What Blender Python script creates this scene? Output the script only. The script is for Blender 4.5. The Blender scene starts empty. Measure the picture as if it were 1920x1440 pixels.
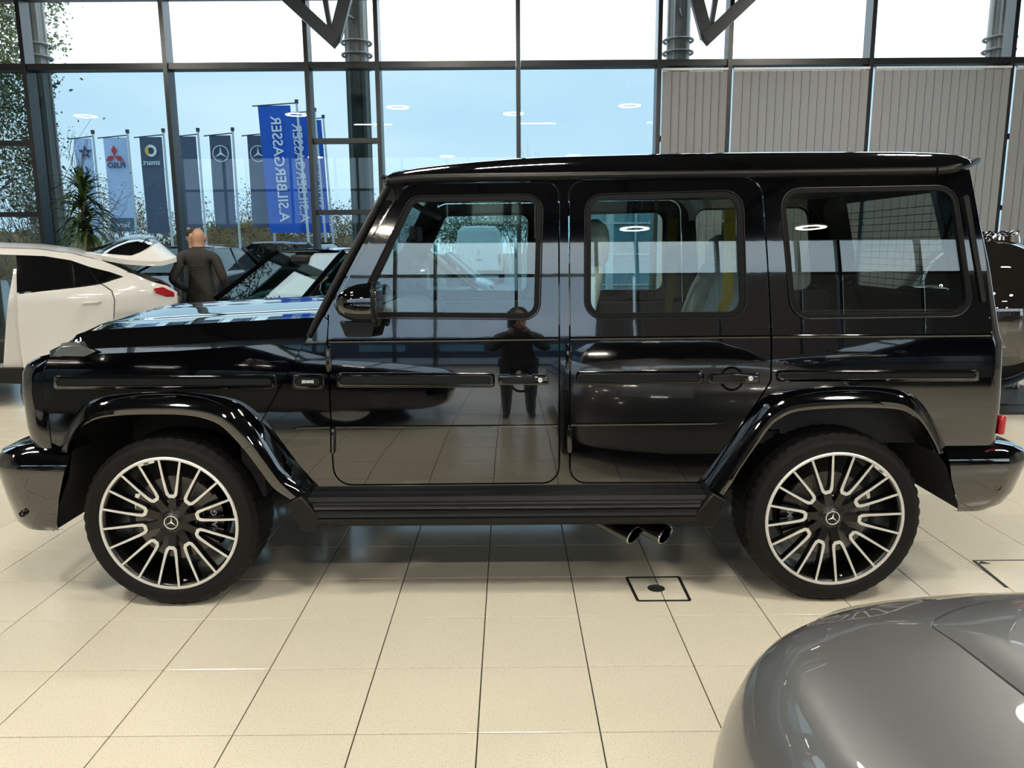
import bpy, bmesh, math, random
from mathutils import Vector, Matrix
random.seed(11)
SC = bpy.context.scene
COL = SC.collection
PI = math.pi

# ------------------------------------------------------------------ camera
CF, CP, CR, CH = 1448.0, 0.1769, -0.0070, 1.5636      # focal (px at 1920), pitch, roll, height
_f = Vector((0, math.cos(CP), -math.sin(CP)))
_r = Vector((1, 0, 0)); _u = _r.cross(_f)
_R = _r * math.cos(CR) + _u * math.sin(CR)
_U = -_r * math.sin(CR) + _u * math.cos(CR)
cd = bpy.data.cameras.new('camera'); cam = bpy.data.objects.new('camera', cd); COL.objects.link(cam)
cd.sensor_width = 36.0; cd.lens = CF / 1920 * 36; cd.clip_start = 0.02; cd.clip_end = 500
cam.matrix_world = Matrix(((_R.x, _U.x, -_f.x, 0), (_R.y, _U.y, -_f.y, 0), (_R.z, _U.z, -_f.z, CH), (0, 0, 0, 1)))
SC.camera = cam
def at(x, y, Y):
    """point of the place that stands at depth Y and is seen at photo pixel (x, y)"""
    d = _f + _R * ((x - 960) / CF) - _U * ((y - 720) / CF)
    return Vector((0, 0, CH)) + d * (Y / d.y)

# ------------------------------------------------------------------ sky, exposure
SKY = 2.9
wd = bpy.data.worlds.new('sky'); SC.world = wd; wd.use_nodes = True
nt = wd.node_tree; nt.nodes.clear()
N = lambda t: nt.nodes.new(t)
wo = N('ShaderNodeOutputWorld'); bg = N('ShaderNodeBackground'); tc = N('ShaderNodeTexCoord')
mp = N('ShaderNodeMapping'); mp.inputs['Scale'].default_value = (1.2, 1.2, 4)
no = N('ShaderNodeTexNoise'); no.inputs['Scale'].default_value = 1.6; no.inputs['Detail'].default_value = 5
cr = N('ShaderNodeValToRGB'); cr.color_ramp.elements[0].position = 0.32; cr.color_ramp.elements[1].position = 0.72
cr.color_ramp.elements[0].color = (0.62, 0.78, 0.92, 1); cr.color_ramp.elements[1].color = (0.95, 0.98, 1, 1)
nt.links.new(tc.outputs['Generated'], mp.inputs[0]); nt.links.new(mp.outputs[0], no.inputs['Vector'])
nt.links.new(no.outputs['Fac'], cr.inputs[0]); nt.links.new(cr.outputs[0], bg.inputs[0])
bg.inputs[1].default_value = SKY; nt.links.new(bg.outputs[0], wo.inputs[0])
vs = SC.view_settings
vs.view_transform = 'Standard'; vs.look = 'None'; vs.gamma = 1.0; vs.use_curve_mapping = False
vs.exposure = 0.0
LAMP = 230.0          # emission of the ceiling lamps
try:
    SC.cycles.max_bounces = 10; SC.cycles.transparent_max_bounces = 24; SC.cycles.sample_clamp_indirect = 6
    SC.cycles.caustics_reflective = False; SC.cycles.caustics_refractive = False
except Exception:
    pass

# ------------------------------------------------------------------ materials
_M = {}
def pm(name, col=(.5, .5, .5), rough=.5, metal=0.0, coat=0.0, coat_ior=1.5, coat_rough=.02, spec=.5, var=.0, vscale=30.0,
       bump=0.0, bscale=60.0, emit=None, estr=0.0, flake=0.0):
    if name in _M: return _M[name]
    m = bpy.data.materials.new(name); m.use_nodes = True; n = m.node_tree.nodes; l = m.node_tree.links
    b = n['Principled BSDF']
    b.inputs['Base Color'].default_value = (*col, 1); b.inputs['Roughness'].default_value = rough
    b.inputs['Metallic'].default_value = metal; b.inputs['Specular IOR Level'].default_value = spec
    b.inputs['Coat Weight'].default_value = coat; b.inputs['Coat IOR'].default_value = coat_ior
    b.inputs['Coat Roughness'].default_value = coat_rough
    t = None
    if var > 0 or bump > 0:
        t = n.new('ShaderNodeTexCoord')
    if var > 0:
        x = n.new('ShaderNodeTexNoise'); x.inputs['Scale'].default_value = vscale; x.inputs['Detail'].default_value = 6
        r = n.new('ShaderNodeValToRGB'); r.color_ramp.elements[0].position = .3; r.color_ramp.elements[1].position = .7
        r.color_ramp.elements[0].color = (*[c * (1 - var) for c in col], 1)
        r.color_ramp.elements[1].color = (*[min(1, c * (1 + var)) for c in col], 1)
        l.new(t.outputs['Object'], x.inputs['Vector']); l.new(x.outputs['Fac'], r.inputs[0]); l.new(r.outputs[0], b.inputs['Base Color'])
    if bump > 0:
        x = n.new('ShaderNodeTexNoise'); x.inputs['Scale'].default_value = bscale; x.inputs['Detail'].default_value = 3
        u = n.new('ShaderNodeBump'); u.inputs['Strength'].default_value = bump; u.inputs['Distance'].default_value = .01
        l.new(t.outputs['Object'], x.inputs['Vector']); l.new(x.outputs['Fac'], u.inputs['Height']); l.new(u.outputs[0], b.inputs['Normal'])
        if coat > 0: l.new(u.outputs[0], b.inputs['Coat Normal'])
    if emit:
        b.inputs['Emission Color'].default_value = (*emit, 1); b.inputs['Emission Strength'].default_value = estr
    _M[name] = m
    return m
def glass(name, tint=(.9, .95, .95), ior=1.45, gloss=1.0, rough=0.0):
    if name in _M: return _M[name]
    m = bpy.data.materials.new(name); m.use_nodes = True; n = m.node_tree.nodes; l = m.node_tree.links; n.clear()
    o = n.new('ShaderNodeOutputMaterial'); mx = n.new('ShaderNodeMixShader'); tr = n.new('ShaderNodeBsdfTransparent')
    gl = n.new('ShaderNodeBsdfGlossy'); fr = n.new('ShaderNodeFresnel'); ge = n.new('ShaderNodeNewGeometry')
    mi = n.new('ShaderNodeMix'); mi.data_type = 'FLOAT'
    mi.inputs[2].default_value = ior; mi.inputs[3].default_value = 1 / ior
    l.new(ge.outputs['Backfacing'], mi.inputs[0]); l.new(mi.outputs[0], fr.inputs['IOR'])
    tr.inputs[0].default_value = (*tint, 1); gl.inputs['Roughness'].default_value = rough
    gl.inputs[0].default_value = (gloss, gloss, gloss, 1)
    l.new(fr.outputs[0], mx.inputs[0]); l.new(tr.outputs[0], mx.inputs[1]); l.new(gl.outputs[0], mx.inputs[2])
    l.new(mx.outputs[0], o.inputs[0])
    _M[name] = m
    return m
def emit(name, col, s):
    if name in _M: return _M[name]
    m = bpy.data.materials.new(name); m.use_nodes = True; n = m.node_tree.nodes; n.clear()
    o = n.new('ShaderNodeOutputMaterial'); e = n.new('ShaderNodeEmission'); e.inputs[0].default_value = (*col, 1); e.inputs[1].default_value = s
    m.node_tree.links.new(e.outputs[0], o.inputs[0]); _M[name] = m
    return m

BLACKPAINT = pm('black_paint', (.0010, .0011, .0018), .06, 0, 1.0, 1.75, .008, .5, bump=.012, bscale=7)
DARKTRIM = pm('satin_black_trim', (.004, .004, .004), .40, spec=.32, bump=.03, bscale=200)
GLOSSTRIM = pm('gloss_black_trim', (.0025, .0025, .0025), .12, 0, 1.0, 1.5, .03)
RUBBER = pm('tyre_rubber', (.004, .004, .004), .62, spec=.25, bump=.05, bscale=180, var=.2)
SEAL = pm('rubber_seal', (.002, .002, .002), .55, spec=.18, var=.1)
SILVER = pm('machined_silver', (.86, .86, .84), .36, .55, var=.04)
CHROME = pm('chrome', (.85, .85, .86), .06, 1.0, var=.02)
WHEELBLACK = pm('wheel_black', (.003, .003, .003), .3, 0, .3, 1.5, .08, .4, var=.1)
STEEL = pm('brake_steel', (.20, .19, .18), .4, .8, var=.15, vscale=90)
UNDER = pm('underbody_black', (.006, .006, .006), .8, var=.2)
CARBON = pm('carbon_insert', (.003, .003, .0033), .32, spec=.25, bump=.25, bscale=420, var=.35, vscale=420)
REDLENS = pm('red_lens', (.38, .010, .018), .1, 0, .8, 1.5, .03)
CLEARLENS = pm('clear_lens', (.45, .48, .5), .08, .3, 1.0, 1.5, .02)
LEATHER = pm('light_leather', (.55, .54, .52), .5, var=.06, bump=.08, bscale=160)
DARKINT = pm('dark_interior', (.018, .018, .019), .6, var=.2, bump=.05, bscale=150)
YELLOW = pm('yellow_webbing', (.26, .18, .012), .6, var=.1, vscale=200)
ANTHRA = pm('anthracite_frame', (.010, .012, .014), .30, 0, var=.08)
STEELGREY = pm('column_steel', (.23, .225, .21), .45, .2, var=.12)
CARGLASS = glass('car_glass', (.87, .96, .95), 1.75)
DARKGLASS = glass('privacy_glass', (.70, .74, .72), 1.75)
REARGLASS = glass('rear_glass', (.86, .9, .88), 1.5)
BLACKGLASS = pm('black_glass', (.004, .004, .005), .02, 0, 1.0, 1.6, .0)
PANECLEAR = glass('clear_pane', (.93, .97, .98), 1.35)
PANEBACK = glass('back_pane', (.76, .82, .87), 1.4)
PANETINT = glass('solar_pane', (.49, .575, .61), 1.45)

# ------------------------------------------------------------------ mesh helpers
def catmull(pts, n=6, closed=False):
    P = [Vector(p) for p in pts]; out = []; k = len(P)
    rng = range(k if closed else k - 1)
    for i in rng:
        p1, p2 = P[i], P[(i + 1) % k]
        p0 = P[i - 1] if (i > 0 or closed) else p1 * 2 - p2
        p3 = P[(i + 2) % k] if (i + 2 < k or closed) else p2 * 2 - p1
        for j in range(n):
            t = j / n
            out.append(.5 * ((2 * p1) + (p2 - p0) * t + (2 * p0 - 5 * p1 + 4 * p2 - p3) * t * t + (3 * p1 - p0 - 3 * p2 + p3) * t ** 3))
    if not closed: out.append(P[-1])
    return out
def rp(pts, n=6):
    """polygon (x, y[, r]) with rounded corners"""
    out = []; k = len(pts)
    for i, p in enumerate(pts):
        r = p[2] if len(p) > 2 else 0
        c = Vector(p[:2])
        if r <= 0: out.append(tuple(c)); continue
        a = Vector(pts[i - 1][:2]); b = Vector(pts[(i + 1) % k][:2])
        u = (a - c); v = (b - c); lu, lv = u.length, v.length; u.normalize(); v.normalize()
        ang = math.acos(max(-1, min(1, u.dot(v))))
        d = min(r / math.tan(ang / 2), lu * .49, lv * .49)
        rr = d * math.tan(ang / 2)
        s, e = c + u * d, c + v * d
        m = (u + v).normalized() * (rr / math.sin(ang / 2)) + c
        a0 = math.atan2(s.y - m.y, s.x - m.x); a1 = math.atan2(e.y - m.y, e.x - m.x)
        da = (a1 - a0 + PI) % (2 * PI) - PI
        for j in range(n + 1):
            t = a0 + da * j / n
            out.append((m.x + rr * math.cos(t), m.y + rr * math.sin(t)))
    return out
def offset_poly(pts, d):
    """grow (d>0) a closed polygon"""
    k = len(pts); A = sum(pts[i][0] * pts[(i + 1) % k][1] - pts[(i + 1) % k][0] * pts[i][1] for i in range(k))
    s = 1 if A > 0 else -1; out = []
    for i in range(k):
        a, b, c = Vector(pts[i - 1][:2]), Vector(pts[i][:2]), Vector(pts[(i + 1) % k][:2])
        u = (b - a); v = (c - b)
        if u.length < 1e-9 or v.length < 1e-9: out.append(tuple(b)); continue
        u.normalize(); v.normalize()
        n1 = Vector((u.y, -u.x)) * s; n2 = Vector((v.y, -v.x)) * s
        m = n1 + n2
        if m.length < 1e-6: m = n1
        m.normalize(); q = max(.4, m.dot(n1))
        out.append(tuple(b + m * (d / q)))
    return out
_W = {}
class MB:
    def __init__(s): s.v = []; s.f = []; s.m = []; s.mi = 0
    def add(s, vs, fs):
        o = len(s.v); s.v += [tuple(v) for v in vs]; s.f += [tuple(i + o for i in f) for f in fs]; s.m += [s.mi] * len(fs)
        return s
    def box(s, c, d, rot=None):
        c = Vector(c); x, y, z = d[0] / 2, d[1] / 2, d[2] / 2
        vs = [Vector((sx * x, sy * y, sz * z)) for sx in (-1, 1) for sy in (-1, 1) for sz in (-1, 1)]
        if rot is not None: vs = [rot @ v for v in vs]
        return s.add([v + c for v in vs], [(0, 1, 3, 2), (4, 6, 7, 5), (0, 4, 5, 1), (2, 3, 7, 6), (0, 2, 6, 4), (1, 5, 7, 3)])
    def bar(s, p, q, w, h, up=(0, 0, 1)):
        p, q = Vector(p), Vector(q); d = (q - p).normalized(); u = Vector(up)
        a = d.cross(u)
        if a.length < 1e-4: a = d.cross(Vector((1, 0, 0)))
        a.normalize(); b = a.cross(d).normalized(); a *= w / 2; b *= h / 2
        vs = [p - a - b, p + a - b, p + a + b, p - a + b, q - a - b, q + a - b, q + a + b, q - a + b]
        return s.add(vs, [(0, 1, 2, 3), (7, 6, 5, 4), (0, 4, 5, 1), (1, 5, 6, 2), (2, 6, 7, 3), (3, 7, 4, 0)])
    def tube(s, pts, r, n=8, caps=True, flat=1.0):
        P = [Vector(p) for p in pts]; k = len(P)
        R = r if isinstance(r, (list, tuple)) else [r] * k
        T = [(P[min(i + 1, k - 1)] - P[max(i - 1, 0)]).normalized() for i in range(k)]
        u = T[0].cross(Vector((0, 0, 1)))
        if u.length < .05: u = T[0].cross(Vector((1, 0, 0)))
        u.normalize(); vs = []; fs = []
        for i in range(k):
            u = (u - T[i] * u.dot(T[i])).normalized(); w = T[i].cross(u)
            for j in range(n):
                a = 2 * PI * j / n; vs.append(P[i] + (u * math.cos(a) + w * math.sin(a) * flat) * R[i])
        for i in range(k - 1):
            for j in range(n):
                fs.append((i * n + j, i * n + (j + 1) % n, (i + 1) * n + (j + 1) % n, (i + 1) * n + j))
        if caps: fs += [tuple(range(n))[::-1], tuple((k - 1) * n + j for j in range(n))]
        return s.add(vs, fs)
    def loft(s, rings, closed=True, caps=False, ring_closed=False):
        k = len(rings); n = len(rings[0]); vs = [Vector(p) for r in rings for p in r]; fs = []
        for i in range(k if ring_closed else k - 1):
            a, b = i * n, ((i + 1) % k) * n
            for j in range(n if closed else n - 1):
                fs.append((a + j, a + (j + 1) % n, b + (j + 1) % n, b + j))
        if caps: fs += [tuple(range(n))[::-1], tuple((k - 1) * n + j for j in range(n))]
        return s.add(vs, fs)
    def prism(s, poly, vec):
        n = len(poly); v = Vector(vec); P = [Vector(p) for p in poly]
        return s.add(P + [p + v for p in P], [tuple(range(n)), tuple(range(2 * n - 1, n - 1, -1))] + [(i, (i + 1) % n, (i + 1) % n + n, i + n) for i in range(n)])
    def lathe(s, prof, o=(0, 0, 0), axis='Y', n=32, closed=False, mod=None):
        o = Vector(o); rings = []
        for k in range(n):
            a = 2 * PI * k / n; c, q = math.cos(a), math.sin(a); ring = []
            for i, (r, h) in enumerate(prof):
                if mod: r = mod(r, i, k)
                p = {'Y': (r * c, h, r * q), 'Z': (r * c, r * q, h), 'X': (h, r * c, r * q)}[axis]
                ring.append(o + Vector(p))
            rings.append(ring)
        return s.loft(rings, closed=closed, ring_closed=True)
    def ball(s, c, r, nu=20, nv=12):
        c = Vector(c); r = (r, r, r) if not isinstance(r, (tuple, list)) else r
        vs = []; fs = []
        for i in range(1, nv):
            t = PI * i / nv
            for j in range(nu):
                p = 2 * PI * j / nu
                vs.append(c + Vector((r[0] * math.sin(t) * math.cos(p), r[1] * math.sin(t) * math.sin(p), r[2] * math.cos(t))))
        a = len(vs); vs += [c + Vector((0, 0, r[2])), c - Vector((0, 0, r[2]))]
        for i in range(nv - 2):
            for j in range(nu): fs.append((i * nu + j, (i + 1) * nu + j, (i + 1) * nu + (j + 1) % nu, i * nu + (j + 1) % nu))
        for j in range(nu):
            fs.append((a, j, (j + 1) % nu)); b = (nv - 2) * nu; fs.append((a + 1, b + (j + 1) % nu, b + j))
        return s.add(vs, fs)
    def xf(s, M):
        s.v = [tuple(M @ Vector(v)) for v in s.v]; return s
    def mirror(s, yc):
        s.v = [(x, 2 * yc - y, z) for x, y, z in s.v]; s.f = [f[::-1] for f in s.f]; return s
    def mesh(s, name, mats, ang=35, smooth=True, fix=True, weld=False):
        me = bpy.data.meshes.new(name); me.from_pydata(s.v, [], s.f)
        for m in (mats if isinstance(mats, (list, tuple)) else [mats]): me.materials.append(m)
        if len(me.polygons) == len(s.m): me.polygons.foreach_set('material_index', s.m)
        bm = bmesh.new(); bm.from_mesh(me)
        if weld: bmesh.ops.remove_doubles(bm, verts=bm.verts, dist=1e-5)
        if fix: bmesh.ops.recalc_face_normals(bm, faces=bm.faces)
        if smooth:
            lim = math.radians(ang)
            for f in bm.faces: f.smooth = True
            for e in bm.edges:
                if len(e.link_faces) == 2:
                    try: e.smooth = e.calc_face_angle(0) < lim
                    except Exception: e.smooth = True
        bm.to_mesh(me); bm.free(); me.update()
        return me
    def obj(s, name, mats, parent=None, M=None, bev=0, sub=0, **kw):
        return link(name, s.mesh(name, mats, **kw), parent, M, bev, sub)
def link(name, me, parent=None, M=None, bev=0, sub=0):
    o = bpy.data.objects.new(name, me); COL.objects.link(o)
    W = M.copy() if M is not None else Matrix.Identity(4)
    if parent is not None:
        o.parent = parent; o.matrix_parent_inverse = _W[parent.name].inverted()
    o.matrix_basis = W; _W[o.name] = W
    if bev:
        b = o.modifiers.new('edge', 'BEVEL'); b.width = bev; b.segments = 2; b.limit_method = 'ANGLE'; b.angle_limit = math.radians(38)
    if sub:
        b = o.modifiers.new('smooth', 'SUBSURF'); b.levels = sub; b.render_levels = sub
    return o
def tag(o, label=None, cat=None, group=None, kind=None):
    if label: o['label'] = label
    if cat: o['category'] = cat
    if group: o['group'] = group
    if kind: o['kind'] = kind
    return o
def thing(name, label=None, cat=None, loc=(0, 0, 0), group=None, kind=None):
    o = bpy.data.objects.new(name, None); COL.objects.link(o); o.empty_display_size = .2
    o.location = loc; _W[o.name] = Matrix.Translation(loc)
    return tag(o, label, cat, group, kind)
def rotz(a): return Matrix.Rotation(a, 4, 'Z')
def text_mesh(name, s, size, ext=.002, bold=0.0):
    c = bpy.data.curves.new(name, 'FONT'); c.body = s; c.size = size; c.extrude = ext; c.align_x = 'CENTER'; c.align_y = 'CENTER'; c.offset = bold
    c.resolution_u = 3
    o = bpy.data.objects.new(name, c); COL.objects.link(o)
    dg = bpy.context.evaluated_depsgraph_get(); me = bpy.data.meshes.new_from_object(o.evaluated_get(dg))
    bpy.data.objects.remove(o); bpy.data.curves.remove(c)
    return me
def text(name, s, size, mat, M, parent=None, ext=.002, bold=0.0):
    me = text_mesh(name, s, size, ext, bold); me.materials.clear(); me.materials.append(mat)
    return link(name, me, parent, M)
def star_mb(r, M, thick=.01, ring=True):
    """three-pointed star in a ring, in local XZ, facing -Y"""
    b = MB()
    if ring: b.lathe([(r, -thick), (r * .9, -thick), (r * .9, 0), (r, 0)], n=36, closed=True)
    for k in range(3):
        a = PI / 2 + k * 2 * PI / 3; c, q = math.cos(a), math.sin(a); w = r * .13
        tip = Vector((c * r * .93, -thick * .5, q * r * .93)); l = Vector((-q * w, 0, c * w))
        e1 = Vector((math.cos(a + PI / 3) * w * 1.15, 0, math.sin(a + PI / 3) * w * 1.15)); e2 = Vector((math.cos(a - PI / 3) * w * 1.15, 0, math.sin(a - PI / 3) * w * 1.15))
        mid = Vector((0, -thick * 1.3, 0))
        b.add([mid, e2, tip, e1], [(0, 1, 2), (0, 2, 3), (1, 3, 2), (0, 3, 1)])
    return b.xf(M)
# ================================================================== SETTING
# ---- floor: grout slab and tiles
TS, TX0, TY0, TTH = 0.40, -0.1197, 2.2799, 0.0028
FY = 11.7            # glass front behind the cars
BY = -12.5           # glass front behind the camera
CEIL = 6.3
def tile_material():
    m = bpy.data.materials.new('cream_tile'); m.use_nodes = True; n = m.node_tree.nodes; l = m.node_tree.links; b = n['Principled BSDF']
    g = n.new('ShaderNodeNewGeometry')
    v = n.new('ShaderNodeTexNoise'); v.inputs['Scale'].default_value = 210; v.inputs['Detail'].default_value = 2
    l.new(g.outputs['Position'], v.inputs['Vector'])
    r = n.new('ShaderNodeValToRGB'); r.color_ramp.elements[0].position = .30; r.color_ramp.elements[1].position = .42
    r.color_ramp.elements[0].color = (.50, .45, .36, 1); r.color_ramp.elements[1].color = (.80, .755, .625, 1)
    l.new(v.outputs['Fac'], r.inputs[0])
    big = n.new('ShaderNodeTexNoise'); big.inputs['Scale'].default_value = 2.2; big.inputs['Detail'].default_value = 4
    l.new(g.outputs['Position'], big.inputs['Vector'])
    h = n.new('ShaderNodeHueSaturation')
    a = n.new('ShaderNodeMapRange'); a.inputs[3].default_value = .96; a.inputs[4].default_value = 1.04
    l.new(g.outputs['Random Per Island'], a.inputs[0]); l.new(a.outputs[0], h.inputs['Value'])
    l.new(r.outputs[0], h.inputs['Color']); l.new(h.outputs[0], b.inputs['Base Color'])
    q = n.new('ShaderNodeMapRange'); q.inputs[3].default_value = .10; q.inputs[4].default_value = .20
    l.new(big.outputs['Fac'], q.inputs[0]); l.new(q.outputs[0], b.inputs['Roughness'])
    b.inputs['Specular IOR Level'].default_value = .55
    return m
TILE = tile_material()
GROUT = pm('dark_grout', (.035, .03, .025), .9, var=.2)
fl = MB().box((0, (FY + BY) / 2, -.055), (30, FY - BY + .6, .1)).obj('floor', GROUT); tag(fl, kind='structure')
def tile_geo(b, M):
    h = TS / 2 - .0022; c = h - .0015
    vs = [(-h, -h, -.006), (h, -h, -.006), (h, h, -.006), (-h, h, -.006), (-h, -h, -.0012), (h, -h, -.0012), (h, h, -.0012), (-h, h, -.0012), (-c, -c, 0), (c, -c, 0), (c, c, 0), (-c, c, 0)]
    fs = [(8, 9, 10, 11)] + [(i, (i + 1) % 4, (i + 1) % 4 + 4, i + 4) for i in range(4)] + [(i + 4, (i + 1) % 4 + 4, (i + 1) % 4 + 8, i + 8) for i in range(4)]
    b.add([M @ Vector(v) for v in vs], fs)
tb = MB(); tile_geo(tb, Matrix.Identity(4)); tile_me = tb.mesh('tile', TILE, smooth=False, fix=False)
cells = []
for i in range(-38, 38):
    for j in range(-38, 24):
        x = TX0 + (i + .5) * TS - TTH * (j + .5) * TS; y = TY0 + (j + .5) * TS + TTH * (i + .5) * TS
        if abs(x) > 14.8 or y < BY + .2 or y > FY - .2: continue
        d = Vector((x, y, -CH)); z = d.dot(_f)
        vis = False
        if z > .3:
            px, py = 960 + CF * d.dot(_R) / z, 720 - CF * d.dot(_U) / z
            vis = -60 < px < 1980 and py < 1500 and not (px > 1480 and py > 1200) and not (y > 3.95 and -1.9 < x * 4.4 / y < 1.95 and y > 4.4)
        cells.append((0 if vis else 1, y if vis else 0, x, y))
cells.sort(); rest = MB()
for k, (inv, _, x, y) in enumerate(cells):
    M = Matrix.Translation((x, y, 0)) @ rotz(TTH)
    if k < 300 and not inv: link('tile', tile_me, fl, M)
    else: tile_geo(rest, M)
tag(rest.obj('tile_field', TILE, fl, smooth=False, fix=False), kind='stuff')

# floor box with cable outlet, and the edge of a floor hatch
SLOT = pm('black_slot', (.012, .011, .01), .6, var=.2)
fb = thing('floor_socket', 'square floor socket plate with a round black cap set in the tiles', 'floor socket', (.66, 3.35, 0))
for (a, b_) in (((.541, 3.469), (.79, 3.472)), ((.79, 3.472), (.788, 3.222)), ((.788, 3.222), (.555, 3.222)), ((.555, 3.222), (.541, 3.469))):
    MB().bar((*a, .0006), (*b_, .0006), .014, .0016).obj('slot', SLOT, fb)
MB().lathe([(0, .002), (.036, .002), (.04, .0), (0, 0)], (.66, 3.35, .0003), 'Z', 28).obj('cap', pm('socket_cap', (.03, .03, .03), .45, var=.2), fb)
fh = thing('floor_hatch', 'dark angled metal edge of a floor hatch behind the rear wheel', 'hatch', (2.4, 3.6, 0))
MB().bar((2.27, 3.33, .0006), (2.30, 3.64, .0006), .018, .0016).bar((2.30, 3.64, .0006), (3.4, 3.645, .0006), .008, .0016).obj('edge_strip', SLOT, fh)
MB().prism([(2.30, 3.60, .0004), (2.36, 3.60, .0004), (2.33, 3.63, .0004)], (0, 0, .002)).obj('corner_piece', SLOT, fh)

# ---- glass front
MX = [v for v in (.12 + o + k * 5 for k in (-3, -2, -1, 0, 1, 2, 3) for o in (-2, 0, 2)) if abs(v) < 14.9]
ZT, ZTOP, Z1, Z2 = 4.11, 5.06, 3.08, 2.07
def narrow(a, b): return b - a < 1.5
for n_, (a, b) in enumerate(zip(MX[:-1], MX[1:])):
    w = thing('window_%d' % (n_ + 1), None, None, ((a + b) / 2, FY, 0), kind='structure')
    MB().box((a, FY - .03, (ZTOP + .05) / 2), (.062, .24, ZTOP + .05)).obj('mullion', ANTHRA, w)
    zs = [0.1] + ([Z2, Z1] if narrow(a, b) else []) + [ZT, ZTOP]
    for z in zs:
        MB().box(((a + b) / 2, FY - .02, z), (b - a - .07, .2 if z >= ZT else .12, .085 if z >= ZT else .07)).obj('transom', ANTHRA, w)
    for z0, z1 in zip(zs[:-1], zs[1:]):
        MB().box(((a + b) / 2, FY + .01, (z0 + z1) / 2), (b - a - .06, .022, z1 - z0 - .05)).obj('pane', PANECLEAR if z0 >= ZT - .01 else PANETINT, w)
wf = MB().box((0, FY + .05, (ZTOP + CEIL) / 2 + .04), (30, .2, CEIL - ZTOP)).obj('wall_front', ANTHRA); tag(wf, kind='structure')
for s_ in (-1, 1):
    wl = MB().box((s_ * 14.95, (FY + BY) / 2, CEIL / 2), (.2, FY - BY, CEIL)).obj('wall_left' if s_ < 0 else 'wall_right', pm('grey_wall', (.42, .42, .41), .7, var=.05, vscale=4))
    tag(wl, kind='structure')
# ceiling: dark metal deck on purlins
CEILM = pm('dark_ceiling', (.018, .018, .019), .7, spec=.3, var=.1, vscale=3)
ce = MB().box((0, (FY + BY) / 2, CEIL + .1), (30, FY - BY + .4, .2)).obj('ceiling', CEILM); tag(ce, kind='structure')
for k in range(9):
    tag(MB().box((-12.7 + k * 3, (FY + BY) / 2, CEIL - .12), (.12, FY - BY, .22)).obj('trim_%d' % (k + 1), CEILM), kind='structure')
# glass front behind the camera (seen mirrored in the paint)
wb = MB().box((0, BY - .05, (ZTOP + .5 + CEIL) / 2), (30, .2, CEIL - ZTOP - .5)).obj('wall_back', ANTHRA); tag(wb, kind='structure')
for k, x in enumerate(MX):
    MB().box((x, BY, (ZTOP + .5) / 2), (.08, .2, ZTOP + .5)).obj('mullion', ANTHRA, wb)
for z in (.1, ZT, ZTOP + .5):
    MB().box((0, BY, z), (30, .16, .1)).obj('transom', ANTHRA, wb)
for a, b in zip(MX[:-1], MX[1:]):
    MB().box(((a + b) / 2, BY - .01, (ZT + .1) / 2), (b - a - .08, .02, ZT - .1)).obj('pane', PANEBACK, wb)
    MB().box(((a + b) / 2, BY - .01, (ZT + ZTOP + .5) / 2), (b - a - .08, .02, ZTOP + .5 - ZT - .1)).obj('pane', PANECLEAR, wb)
    if a > .9:
        bl = MB(); n = int((b - a - .1) / .118)
        for i in range(n): bl.box((a + .09 + i * .118, BY + .16, 2.15), (.124, .003, 3.8), Matrix.Rotation(.2, 3, 'Z'))
        tag(bl.obj('blind_slats', pm('blind_fabric_back', (.12, .12, .13), .8, var=.05), wb, smooth=False), kind='stuff')

# ---- vertical blinds in the right-hand bays
def blind_material():
    m = bpy.data.materials.new('blind_fabric'); m.use_nodes = True; n = m.node_tree.nodes; l = m.node_tree.links
    b = n['Principled BSDF']; b.inputs['Base Color'].default_value = (.52, .52, .53, 1); b.inputs['Roughness'].default_value = .85
    t = n.new('ShaderNodeBsdfTranslucent'); t.inputs[0].default_value = (.62, .62, .635, 1)
    x = n.new('ShaderNodeTexNoise'); x.inputs['Scale'].default_value = 300
    bu = n.new('ShaderNodeBump'); bu.inputs['Strength'].default_value = .1; bu.inputs['Distance'].default_value = .002
    l.new(x.outputs['Fac'], bu.inputs['Height']); l.new(bu.outputs[0], b.inputs['Normal'])
    mx = n.new('ShaderNodeMixShader'); mx.inputs[0].default_value = .5
    l.new(b.outputs[0], mx.inputs[1]); l.new(t.outputs[0], mx.inputs[2]); l.new(mx.outputs[0], n['Material Output'].inputs[0])
    return m
BLIND = blind_material()
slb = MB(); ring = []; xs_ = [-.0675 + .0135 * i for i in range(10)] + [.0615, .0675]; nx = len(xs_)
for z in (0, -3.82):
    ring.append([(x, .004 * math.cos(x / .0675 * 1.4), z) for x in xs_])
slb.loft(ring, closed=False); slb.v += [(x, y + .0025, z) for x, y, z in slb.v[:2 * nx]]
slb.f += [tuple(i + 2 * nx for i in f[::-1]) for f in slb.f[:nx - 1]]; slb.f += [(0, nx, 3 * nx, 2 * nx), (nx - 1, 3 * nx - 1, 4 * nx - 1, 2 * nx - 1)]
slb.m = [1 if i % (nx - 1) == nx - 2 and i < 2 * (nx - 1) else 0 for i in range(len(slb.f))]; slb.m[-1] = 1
slat_me = slb.mesh('slat', [BLIND, pm('slat_edge_shade', (.07, .07, .072), .85, var=.1)], ang=60)  # dark edge strip paints in the shade line where slats overlap
bays = [(2.12, 3.12, 'narrow grey vertical blind beside the roof of the black off-roader'), (3.12, 5.12, 'wide grey vertical blind behind the rear half of the black roof'),
        (5.12, 7.12, 'wide grey vertical blind above the black bauble'), (7.12, 8.12, 'grey vertical blind at the right edge of the glass front')]
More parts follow.
